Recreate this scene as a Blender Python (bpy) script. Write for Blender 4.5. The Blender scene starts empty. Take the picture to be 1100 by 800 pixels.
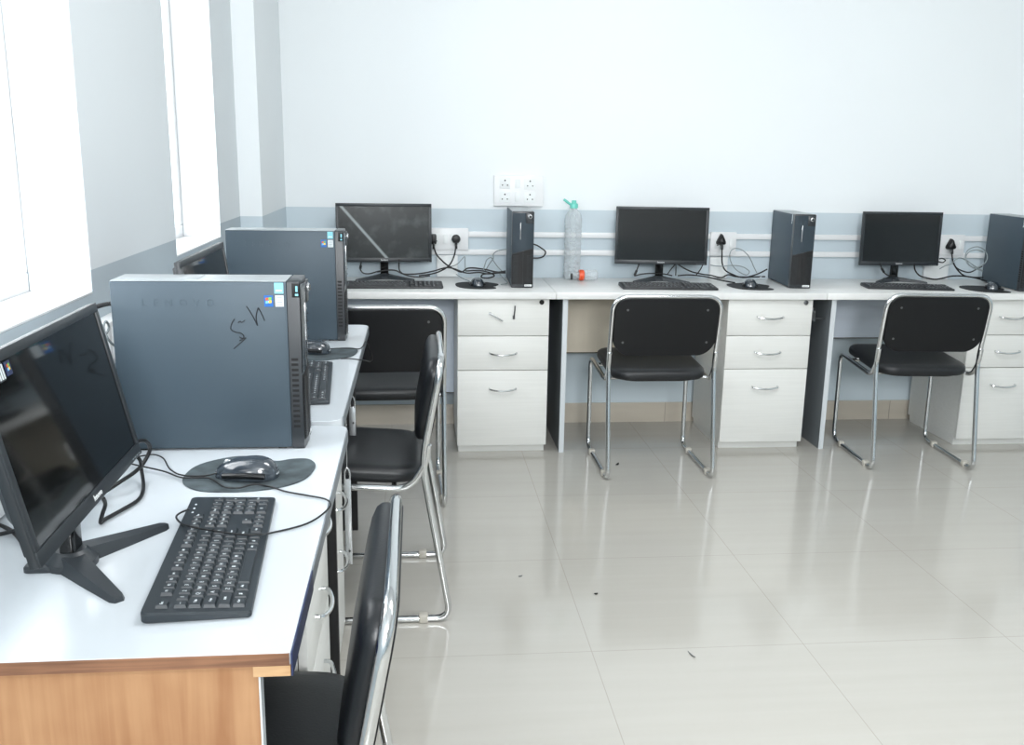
import bpy, bmesh, math, random
from mathutils import Vector, Matrix
random.seed(7)
D = bpy.data
COL = bpy.context.scene.collection
PI = math.pi

# ------------------------------------------------------------------ helpers
class MB:
    """collects shapes into one mesh"""
    def __init__(self):
        self.bm = bmesh.new()
        self.mi = 0
        self.M = Matrix.Identity(4)
    def _v(self, p):
        return self.bm.verts.new(self.M @ Vector(p))
    def _f(self, vs):
        try:
            f = self.bm.faces.new(vs)
            f.material_index = self.mi
            return f
        except ValueError:
            return None
    def box(self, x0, x1, y0, y1, z0, z1, bev=0, seg=2):
        v = [self._v(p) for p in ((x0,y0,z0),(x1,y0,z0),(x1,y1,z0),(x0,y1,z0),(x0,y0,z1),(x1,y0,z1),(x1,y1,z1),(x0,y1,z1))]
        fs = [self._f([v[i] for i in q]) for q in ((3,2,1,0),(4,5,6,7),(0,1,5,4),(1,2,6,5),(2,3,7,6),(3,0,4,7))]
        if bev > 0:
            es = set(e for f in fs for e in f.edges)
            r = bmesh.ops.bevel(self.bm, geom=list(es), offset=bev, segments=seg, profile=0.5, affect='EDGES')
            for f in r['faces']:
                f.material_index = self.mi
        return self
    def tube(self, pts, r, n=10, closed=False, smooth=6, caps=True):
        P = catmull(pts, smooth, closed) if smooth else [Vector(p) for p in pts]
        N = len(P)
        T = []
        for i in range(N):
            if closed:
                t = P[(i+1) % N] - P[i-1]
            else:
                t = P[min(i+1, N-1)] - P[max(i-1, 0)]
            T.append(t.normalized() if t.length > 1e-9 else Vector((0,0,1)))
        up = Vector((0,0,1)) if abs(T[0].z) < .9 else Vector((1,0,0))
        a = T[0].cross(up).normalized()
        rings = []
        for i in range(N):
            a = (a - T[i]*a.dot(T[i])).normalized()
            b = T[i].cross(a)
            rings.append([self._v(P[i] + (a*math.cos(2*PI*k/n) + b*math.sin(2*PI*k/n))*r) for k in range(n)])
        M = N if closed else N-1
        for i in range(M):
            A, B_ = rings[i], rings[(i+1) % N]
            for k in range(n):
                self._f([A[k], A[(k+1)%n], B_[(k+1)%n], B_[k]])
        if caps and not closed:
            self._f(rings[0][::-1]); self._f(rings[-1])
        return self
    def lathe(self, prof, n=24, axis='z', origin=(0,0,0)):
        o = Vector(origin)
        def pt(r, h, k):
            c, s = r*math.cos(2*PI*k/n), r*math.sin(2*PI*k/n)
            return o + (Vector((c,s,h)) if axis == 'z' else Vector((c,-h,s)) if axis == '-y' else Vector((h,c,s)))
        rings = [[self._v(pt(r,h,k)) for k in range(n)] for r,h in prof]
        for A, B_ in zip(rings, rings[1:]):
            for k in range(n):
                self._f([A[k], A[(k+1)%n], B_[(k+1)%n], B_[k]])
        self._f(rings[0][::-1]); self._f(rings[-1])
        return self
    def prism(self, poly, z0, z1, bev=0):
        self.loft(poly, [(bev,z0),(0,z0+bev),(0,z1-bev),(bev,z1)] if bev else [(0,z0),(0,z1)])
        return self
    def loft(self, poly, layers, plane='xy'):
        """stack of copies of an outline, each shrunk by an inset; layers are (inset, height)"""
        cx = sum(p[0] for p in poly)/len(poly); cy = sum(p[1] for p in poly)/len(poly)
        rings = []
        for ins, h in layers:
            ring = []
            for x, y in poly:
                dx, dy = x-cx, y-cy
                L = math.hypot(dx, dy)
                k = max(0, (L-ins)/L) if L > 1e-9 else 1
                X, Y = cx+dx*k, cy+dy*k
                ring.append(self._v((X,Y,h) if plane == 'xy' else (X,h,Y)))
            rings.append(ring)
        n = len(poly)
        for A, B_ in zip(rings, rings[1:]):
            for k in range(n):
                self._f([A[k], A[(k+1)%n], B_[(k+1)%n], B_[k]])
        self._f(rings[0][::-1]); self._f(rings[-1])
        return self
    def done(self, name, mats, parent=None, smooth=True, ang=32):
        bm = self.bm
        bmesh.ops.recalc_face_normals(bm, faces=bm.faces[:])
        if smooth:
            lim = math.radians(ang)
            for f in bm.faces:
                f.smooth = True
            for e in bm.edges:
                if len(e.link_faces) == 2 and e.calc_face_angle(0) > lim:
                    e.smooth = False
        me = D.meshes.new(name)
        bm.to_mesh(me); bm.free()
        for m in (mats if isinstance(mats, (list, tuple)) else [mats]):
            me.materials.append(m)
        o = D.objects.new(name, me)
        COL.objects.link(o)
        if parent:
            o.parent = parent
        return o

def catmull(pts, k=6, closed=False):
    P = [Vector(p) for p in pts]
    n = len(P)
    if n < 3:
        return P
    out = []
    for i in range(n if closed else n-1):
        if closed:
            a, b, c, d = P[i-1], P[i], P[(i+1)%n], P[(i+2)%n]
        else:
            b, c = P[i], P[i+1]
            a = P[i-1] if i > 0 else b*2-c
            d = P[i+2] if i+2 < n else c*2-b
        # centripetal
        def dist(u, v): return max((u-v).length, 1e-6)**.5
        t0 = 0; t1 = t0+dist(a,b); t2 = t1+dist(b,c); t3 = t2+dist(c,d)
        for j in range(k):
            t = t1+(t2-t1)*j/k
            A1 = a*((t1-t)/(t1-t0))+b*((t-t0)/(t1-t0))
            A2 = b*((t2-t)/(t2-t1))+c*((t-t1)/(t2-t1))
            A3 = c*((t3-t)/(t3-t2))+d*((t-t2)/(t3-t2))
            B1 = A1*((t2-t)/(t2-t0))+A2*((t-t0)/(t2-t0))
            B2 = A2*((t3-t)/(t3-t1))+A3*((t-t1)/(t3-t1))
            out.append(B1*((t2-t)/(t2-t1))+B2*((t-t1)/(t2-t1)))
    if not closed:
        out.append(P[-1])
    return out

def fillet(pts, r, k=5):
    """round the inner corners of a polyline with radius-like distance r"""
    P = [Vector(p) for p in pts]
    out = [P[0]]
    for i in range(1, len(P)-1):
        rr = r[i] if isinstance(r, dict) and i in r else (r.get(0, .03) if isinstance(r, dict) else r)
        a = (P[i-1]-P[i]); b = (P[i+1]-P[i])
        da = min(rr, a.length*.49); db = min(rr, b.length*.49)
        s = P[i]+a.normalized()*da; e = P[i]+b.normalized()*db
        for j in range(k+1):
            t = j/k
            out.append(s*(1-t)**2+P[i]*2*t*(1-t)+e*t*t)
    out.append(P[-1])
    return out

def rrect(x0, x1, y0, y1, r, k=6):
    """outline of a rounded rectangle; r is one radius or four (bl, br, tr, tl)"""
    if not isinstance(r, (tuple, list)): r = (r,)*4
    out = []
    for (cx, cy, a0, rr) in ((x0+r[0], y0+r[0], PI, r[0]), (x1-r[1], y0+r[1], 1.5*PI, r[1]), (x1-r[2], y1-r[2], 0, r[2]), (x0+r[3], y1-r[3], .5*PI, r[3])):
        if rr < 1e-6:
            out.append((cx, cy)); continue
        for j in range(k+1):
            a = a0+.5*PI*j/k
            out.append((cx+rr*math.cos(a), cy+rr*math.sin(a)))
    return out

def text_bm(s, size, depth=.0003, align='CENTER'):
    cu = D.curves.new('t', 'FONT')
    cu.body = s; cu.size = size; cu.extrude = depth; cu.align_x = align; cu.align_y = 'CENTER'; cu.resolution_u = 2
    ob = D.objects.new('t', cu); COL.objects.link(ob)
    dg = bpy.context.evaluated_depsgraph_get()
    me = D.meshes.new_from_object(ob.evaluated_get(dg))
    D.objects.remove(ob); D.curves.remove(cu)
    return me

def add_text(mb, s, size, M, mi=0, depth=.0003):
    me = text_bm(s, size, depth)
    me.transform(M)
    n0 = len(mb.bm.faces)
    mb.bm.from_mesh(me)
    mb.bm.faces.ensure_lookup_table()
    for f in mb.bm.faces[n0:]:
        f.material_index = mi
    D.meshes.remove(me)

def tag(o, label=None, cat=None, group=None, kind=None):
    if label: o['label'] = label
    if cat: o['category'] = cat
    if group: o['group'] = group
    if kind: o['kind'] = kind
    return o

def thing(name, label, cat, loc=(0,0,0), rz=0, group=None):
    o = D.objects.new(name, None)
    o.empty_display_size = .05
    COL.objects.link(o)
    o.location = loc; o.rotation_euler = (0,0,rz)
    return tag(o, label, cat, group)

def copy_tree(o, parent=None):
    c = o.copy(); COL.objects.link(c)
    c.parent = parent
    if parent: c.matrix_parent_inverse = o.matrix_parent_inverse.copy()
    for ch in list(o.children):
        copy_tree(ch, c)
    return c

def dup(o, label, loc, rz=0, scale=1):
    c = copy_tree(o)
    c.location = loc; c.rotation_euler = (0,0,rz); c.scale = (scale,)*3
    c['label'] = label
    return c

# ------------------------------------------------------------------ materials
def srgb(r, g, b):
    f = lambda c: (c/255/12.92) if c/255 <= .04045 else ((c/255+.055)/1.055)**2.4
    return (f(r), f(g), f(b), 1)

def pm(name, col, rough=.5, metal=0, spec=.5, var=0, vscale=(20,20,20), bump=0, bscale=400, coat=0, emit=None):
    m = D.materials.new(name); m.use_nodes = True
    nt = m.node_tree; b = nt.nodes['Principled BSDF']
    b.inputs['Base Color'].default_value = col
    b.inputs['Roughness'].default_value = rough
    b.inputs['Metallic'].default_value = metal
    b.inputs['Specular IOR Level'].default_value = spec
    b.inputs['Coat Weight'].default_value = coat; b.inputs['Coat Roughness'].default_value = .22
    if emit:
        b.inputs['Emission Color'].default_value = emit; b.inputs['Emission Strength'].default_value = 1
    tc = nt.nodes.new('ShaderNodeTexCoord')
    if var:
        mp = nt.nodes.new('ShaderNodeMapping'); mp.inputs['Scale'].default_value = vscale
        no = nt.nodes.new('ShaderNodeTexNoise'); no.inputs['Scale'].default_value = 1; no.inputs['Detail'].default_value = 4
        nt.links.new(tc.outputs['Object'], mp.inputs['Vector']); nt.links.new(mp.outputs[0], no.inputs['Vector'])
        mr = nt.nodes.new('ShaderNodeMapRange')
        mr.inputs['From Min'].default_value = .25; mr.inputs['From Max'].default_value = .75
        mr.inputs['To Min'].default_value = 1-var; mr.inputs['To Max'].default_value = 1+var
        nt.links.new(no.outputs['Fac'], mr.inputs['Value'])
        mx = nt.nodes.new('ShaderNodeVectorMath'); mx.operation = 'SCALE'
        mx.inputs[0].default_value = col[:3]
        nt.links.new(mr.outputs[0], mx.inputs['Scale'])
        nt.links.new(mx.outputs[0], b.inputs['Base Color'])
    if bump:
        nb = nt.nodes.new('ShaderNodeTexNoise'); nb.inputs['Scale'].default_value = bscale
        nt.links.new(tc.outputs['Object'], nb.inputs['Vector'])
        bp = nt.nodes.new('ShaderNodeBump'); bp.inputs['Strength'].default_value = bump; bp.inputs['Distance'].default_value = .001
        nt.links.new(nb.outputs['Fac'], bp.inputs['Height']); nt.links.new(bp.outputs[0], b.inputs['Normal'])
    return m

def wall_mat(name, up, low, split=1.063):
    m = D.materials.new(name); m.use_nodes = True
    nt = m.node_tree; b = nt.nodes['Principled BSDF']
    g = nt.nodes.new('ShaderNodeNewGeometry'); s = nt.nodes.new('ShaderNodeSeparateXYZ')
    nt.links.new(g.outputs['Position'], s.inputs[0])
    c = nt.nodes.new('ShaderNodeMath'); c.operation = 'GREATER_THAN'; c.inputs[1].default_value = split
    nt.links.new(s.outputs['Z'], c.inputs[0])
    no = nt.nodes.new('ShaderNodeTexNoise'); no.inputs['Scale'].default_value = 1.5; no.inputs['Detail'].default_value = 5
    nt.links.new(g.outputs['Position'], no.inputs['Vector'])
    mr = nt.nodes.new('ShaderNodeMapRange'); mr.inputs['To Min'].default_value = .975; mr.inputs['To Max'].default_value = 1.01
    nt.links.new(no.outputs['Fac'], mr.inputs['Value'])
    mx = nt.nodes.new('ShaderNodeMix'); mx.data_type = 'RGBA'
    mx.inputs['A'].default_value = low; mx.inputs['B'].default_value = up
    nt.links.new(c.outputs[0], mx.inputs['Factor'])
    sc = nt.nodes.new('ShaderNodeVectorMath'); sc.operation = 'SCALE'
    nt.links.new(mx.outputs['Result'], sc.inputs[0]); nt.links.new(mr.outputs[0], sc.inputs['Scale'])
    nt.links.new(sc.outputs[0], b.inputs['Base Color'])
    b.inputs['Roughness'].default_value = .55; b.inputs['Specular IOR Level'].default_value = .25
    return m

def floor_mat():
    m = D.materials.new('glossy_floor_tile'); m.use_nodes = True
    nt = m.node_tree; b = nt.nodes['Principled BSDF']; N = nt.nodes; Lk = nt.links
    g = N.new('ShaderNodeNewGeometry'); s = N.new('ShaderNodeSeparateXYZ'); Lk.new(g.outputs['Position'], s.inputs[0])
    def line(out, off):
        a = N.new('ShaderNodeMath'); a.operation = 'SUBTRACT'; a.inputs[1].default_value = off-.3; Lk.new(out, a.inputs[0])
        w = N.new('ShaderNodeMath'); w.operation = 'FLOORED_MODULO'; w.inputs[1].default_value = .6; Lk.new(a.outputs[0], w.inputs[0])
        c = N.new('ShaderNodeMath'); c.operation = 'SUBTRACT'; c.inputs[1].default_value = .3; Lk.new(w.outputs[0], c.inputs[0])
        d = N.new('ShaderNodeMath'); d.operation = 'ABSOLUTE'; Lk.new(c.outputs[0], d.inputs[0])
        e = N.new('ShaderNodeMath'); e.operation = 'LESS_THAN'; e.inputs[1].default_value = .0013; Lk.new(d.outputs[0], e.inputs[0])
        return e
    lx, ly = line(s.outputs['X'], .467), line(s.outputs['Y'], 2.30)
    mx = N.new('ShaderNodeMath'); mx.operation = 'MAXIMUM'; Lk.new(lx.outputs[0], mx.inputs[0]); Lk.new(ly.outputs[0], mx.inputs[1])
    mp = N.new('ShaderNodeMapping'); mp.inputs['Scale'].default_value = (1.5, 22, 1); Lk.new(g.outputs['Position'], mp.inputs['Vector'])
    no = N.new('ShaderNodeTexNoise'); no.inputs['Scale'].default_value = 1; no.inputs['Detail'].default_value = 6; Lk.new(mp.outputs[0], no.inputs['Vector'])
    cr = N.new('ShaderNodeMix'); cr.data_type = 'RGBA'; cr.inputs['A'].default_value = srgb(180,177,169); cr.inputs['B'].default_value = srgb(189,187,180)
    Lk.new(no.outputs['Fac'], cr.inputs['Factor'])
    gm = N.new('ShaderNodeMix'); gm.data_type = 'RGBA'; gm.inputs['B'].default_value = srgb(168,164,155)
    Lk.new(mx.outputs[0], gm.inputs['Factor']); Lk.new(cr.outputs['Result'], gm.inputs['A'])
    Lk.new(gm.outputs['Result'], b.inputs['Base Color'])
    n2 = N.new('ShaderNodeTexNoise'); n2.inputs['Scale'].default_value = 3; Lk.new(g.outputs['Position'], n2.inputs['Vector'])
    rr = N.new('ShaderNodeMapRange'); rr.inputs['To Min'].default_value = .08; rr.inputs['To Max'].default_value = .15; Lk.new(n2.outputs['Fac'], rr.inputs['Value'])
    Lk.new(rr.outputs[0], b.inputs['Roughness'])
    b.inputs['IOR'].default_value = 1.55
    return m

def wood_mat(name, c1, c2, sc):
    m = D.materials.new(name); m.use_nodes = True
    nt = m.node_tree; b = nt.nodes['Principled BSDF']; N = nt.nodes; Lk = nt.links
    tc = N.new('ShaderNodeTexCoord'); mp = N.new('ShaderNodeMapping'); mp.inputs['Scale'].default_value = sc
    Lk.new(tc.outputs['Object'], mp.inputs['Vector'])
    no = N.new('ShaderNodeTexNoise'); no.inputs['Scale'].default_value = 1; no.inputs['Detail'].default_value = 8; no.inputs['Distortion'].default_value = .6
    Lk.new(mp.outputs[0], no.inputs['Vector'])
    n2 = N.new('ShaderNodeTexNoise'); n2.inputs['Scale'].default_value = 7; n2.inputs['Detail'].default_value = 3; Lk.new(tc.outputs['Object'], n2.inputs['Vector'])
    ad = N.new('ShaderNodeMath'); ad.operation = 'ADD'; Lk.new(no.outputs['Fac'], ad.inputs[0]); Lk.new(n2.outputs['Fac'], ad.inputs[1])
    mr = N.new('ShaderNodeMapRange'); mr.inputs['From Min'].default_value = .7; mr.inputs['From Max'].default_value = 1.3; Lk.new(ad.outputs[0], mr.inputs['Value'])
    cr = N.new('ShaderNodeMix'); cr.data_type = 'RGBA'; cr.inputs['A'].default_value = c1; cr.inputs['B'].default_value = c2
    Lk.new(mr.outputs[0], cr.inputs['Factor']); Lk.new(cr.outputs['Result'], b.inputs['Base Color'])
    b.inputs['Roughness'].default_value = .7
    return m

def clear_mat(name, tint, opac, rough=.08):
    m = D.materials.new(name); m.use_nodes = True
    nt = m.node_tree; N = nt.nodes; b = N['Principled BSDF']; out = N['Material Output']
    b.inputs['Base Color'].default_value = tint; b.inputs['Roughness'].default_value = rough
    t = N.new('ShaderNodeBsdfTransparent')
    lw = N.new('ShaderNodeLayerWeight'); lw.inputs['Blend'].default_value = .35
    mr = N.new('ShaderNodeMapRange'); mr.inputs['To Min'].default_value = opac; mr.inputs['To Max'].default_value = min(1, opac+.5)
    nt.links.new(lw.outputs['Facing'], mr.inputs['Value'])
    mx = N.new('ShaderNodeMixShader'); nt.links.new(mr.outputs[0], mx.inputs[0]); nt.links.new(t.outputs[0], mx.inputs[1]); nt.links.new(b.outputs[0], mx.inputs[2])
    nt.links.new(mx.outputs[0], out.inputs['Surface'])
    return m

def screen_mat(name, marked):
    """glossy dark panel; the dusty one carries dust smudges and a pale diagonal streak"""
    m = D.materials.new(name); m.use_nodes = True
    nt = m.node_tree; N = nt.nodes; Lk = nt.links; b = N['Principled BSDF']
    b.inputs['Base Color'].default_value = srgb(14,16,17); b.inputs['Roughness'].default_value = .06 if not marked else .2
    if marked:
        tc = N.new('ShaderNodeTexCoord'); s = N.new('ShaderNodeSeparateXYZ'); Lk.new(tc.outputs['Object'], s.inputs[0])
        # pale streak in the base colour, from upper left to lower centre in panel coordinates (x, z)
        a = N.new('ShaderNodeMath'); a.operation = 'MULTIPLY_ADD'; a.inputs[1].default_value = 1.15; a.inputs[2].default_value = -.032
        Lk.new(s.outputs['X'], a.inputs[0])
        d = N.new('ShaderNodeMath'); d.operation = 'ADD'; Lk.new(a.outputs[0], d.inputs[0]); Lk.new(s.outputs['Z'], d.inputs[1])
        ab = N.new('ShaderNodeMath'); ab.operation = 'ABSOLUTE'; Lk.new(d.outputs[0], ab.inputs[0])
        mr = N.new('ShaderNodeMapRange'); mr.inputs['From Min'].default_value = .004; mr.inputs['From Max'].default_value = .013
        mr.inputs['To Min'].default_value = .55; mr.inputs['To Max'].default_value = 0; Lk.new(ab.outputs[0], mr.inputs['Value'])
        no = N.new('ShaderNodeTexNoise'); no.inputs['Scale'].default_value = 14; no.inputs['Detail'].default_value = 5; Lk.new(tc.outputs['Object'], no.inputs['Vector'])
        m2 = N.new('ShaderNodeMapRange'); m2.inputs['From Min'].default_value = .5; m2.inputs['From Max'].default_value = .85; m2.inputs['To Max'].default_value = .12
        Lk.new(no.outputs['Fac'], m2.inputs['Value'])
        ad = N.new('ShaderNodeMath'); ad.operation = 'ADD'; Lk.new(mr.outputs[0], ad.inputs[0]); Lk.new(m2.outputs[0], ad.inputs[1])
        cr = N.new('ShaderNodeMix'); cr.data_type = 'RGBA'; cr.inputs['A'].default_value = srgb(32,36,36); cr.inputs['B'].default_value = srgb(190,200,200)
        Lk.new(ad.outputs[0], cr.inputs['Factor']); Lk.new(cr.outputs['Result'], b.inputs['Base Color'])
    return m

M = {}
M['wall'] = wall_mat('wall_paint', srgb(238,243,245), srgb(204,217,224))
M['ceiling'] = pm('ceiling_paint', srgb(240,242,243), .7)
M['floor'] = floor_mat()
M['skirting'] = pm('skirting_tile', srgb(200,192,178), .25, var=.05, vscale=(3,3,20))
M['white_plastic'] = pm('white_plastic', srgb(238,240,241), .35)
M['frame_white'] = pm('window_frame_white', srgb(240,242,243), .4)
M['glass'] = clear_mat('window_glass', srgb(245,250,252), .03, .02)
M['clear'] = clear_mat('clear_plastic', srgb(225,232,235), .28, .15)
M['top'] = pm('white_desk_laminate', srgb(199,206,211), .16, var=.012, vscale=(6,6,6))
M['top_back'] = pm('white_wood_laminate', srgb(228,229,227), .3, var=.03, vscale=(4,60,60))
M['cream'] = pm('cream_drawer_laminate', srgb(224,225,221), .42, var=.035, vscale=(3,60,110))
M['cream_edge'] = pm('drawer_gap_shadow', srgb(70,66,60), .8)
M['modesty_cream'] = pm('beige_panel', srgb(224,214,196), .5, var=.03, vscale=(60,3,4))
M['modesty_blue'] = pm('pale_blue_panel', srgb(214,224,236), .5, var=.02, vscale=(4,3,50))
M['panel_shaded'] = pm('shaded_grey_panel', srgb(112,118,122), .55, var=.04, vscale=(5,60,5))  # unlit inner face of the side panels, its shade put into the colour
M['panel_edge'] = pm('light_edge_band', srgb(205,211,214), .45)
M['navy'] = pm('navy_edge_band', srgb(34,46,84), .35)
M['grey_band'] = pm('grey_edge_band', srgb(120,128,134), .4)
M['plywood'] = wood_mat('raw_plywood', srgb(152,107,72), srgb(184,143,104), (52, 52, 2.6))
M['pine'] = wood_mat('raw_pine_edge', srgb(172,130,88), srgb(232,202,160), (7, 40, 90))
M['ply_edge'] = wood_mat('dark_board_edge', srgb(78,50,38), srgb(158,114,84), (5, 60, 160))
M['black_panel'] = pm('black_panel', srgb(24,24,25), .5)
M['chrome'] = pm('chrome', srgb(215,217,218), .12, metal=1)
M['leather'] = pm('black_leatherette', srgb(17,20,24), .36, bump=.25, bscale=260, spec=.5)
M['leather_worn'] = pm('black_leatherette_seat', srgb(22,25,28), .42, bump=.25, bscale=260, var=.12, vscale=(8,8,8), spec=.5)
M['shell'] = pm('black_plastic_shell', srgb(13,15,18), .42, bump=.1, bscale=600, spec=.35)
M['screw'] = pm('dark_screw_metal', srgb(120,122,124), .3, metal=1)
M['glide'] = pm('clear_glide', srgb(190,186,176), .4)
M['tower_side'] = pm('slate_metal_panel', srgb(66,80,90), .48, metal=.15, spec=.5, var=.04, vscale=(5,5,5), coat=0)
M['tower_top_lit'] = pm('lit_top_metal', srgb(158,165,168), .32, metal=.3)  # paler than the case: overhead light and sheen put into the colour
M['tower_black'] = pm('black_tower_bezel', srgb(38,42,46), .3, spec=.6)
M['tower_gloss'] = pm('glossy_tower_bezel', srgb(52,62,70), .16, spec=.6)
M['tower_grille'] = pm('black_grille', srgb(14,14,15), .6)
M['silver'] = pm('silver_plastic', srgb(200,204,206), .25, metal=.7)
M['bezel'] = pm('monitor_bezel_plastic', srgb(38,43,47), .38, spec=.5, bump=.05, bscale=900)
M['stand'] = pm('stand_plastic', srgb(48,53,57), .4)
M['gloss_black'] = pm('gloss_black', srgb(12,13,14), .12)
M['screen'] = screen_mat('dark_glossy_screen', False)
M['screen_marked'] = screen_mat('marked_screen', True)
M['key'] = pm('keycap_grey', srgb(40,47,52), .45)
M['kb'] = pm('keyboard_case', srgb(38,45,50), .42, var=.03)
M['kb_dark'] = pm('keyboard_case_black', srgb(30,33,36), .42)
M['key_dark'] = pm('keycap_black', srgb(40,43,46), .45)
M['legend'] = pm('key_legend_white', srgb(225,232,236), .5)
M['pad'] = pm('worn_mouse_pad', srgb(66,76,80), .8, var=.5, vscale=(26,26,26))
M['pad_dark'] = pm('dark_mouse_pad', srgb(30,33,35), .7)
M['mouse'] = pm('glossy_mouse', srgb(46,54,62), .1, spec=.8, coat=.5)
M['mouse_side'] = pm('mouse_black_rubber', srgb(14,15,17), .3)
M['cord'] = pm('black_cord', srgb(18,19,21), .42)
M['greycord'] = pm('grey_cord', srgb(138,148,150), .45)
M['palecord'] = pm('pale_cord', srgb(196,204,206), .45)
M['white'] = pm('white_print', srgb(236,240,240), .5)
M['ink'] = pm('black_marker_ink', srgb(16,24,32), .6)
M['emboss'] = pm('embossed_letters', srgb(73,87,97), .5, metal=.15)
M['st_cyan'] = pm('cyan_sticker', srgb(138,208,222), .4)
M['st_blue'] = pm('blue_sticker', srgb(44,104,178), .35)
M['st_white'] = pm('white_sticker', srgb(216,224,226), .4)
M['st_grey'] = pm('sticker_print_grey', srgb(150,160,166), .5)
M['red'] = pm('flag_red', srgb(224,98,52), .5); M['green'] = pm('flag_green', srgb(120,190,80), .5)
M['yellow'] = pm('flag_yellow', srgb(248,210,72), .5); M['lblue'] = pm('flag_blue', srgb(120,190,240), .5)
M['teal'] = pm('teal_cap', srgb(110,205,190), .35)
M['orange'] = pm('orange_cap', srgb(240,92,48), .35)
M['black'] = pm('black_hole', srgb(10,10,11), .7)

# ------------------------------------------------------------------ dimensions (metres)
WX, BY, H = -.70, 4.55, 2.9       # left wall plane, back wall plane, ceiling height
RX, FY = 5.0, -3.0
TZ = .737                          # desk top height

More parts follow.
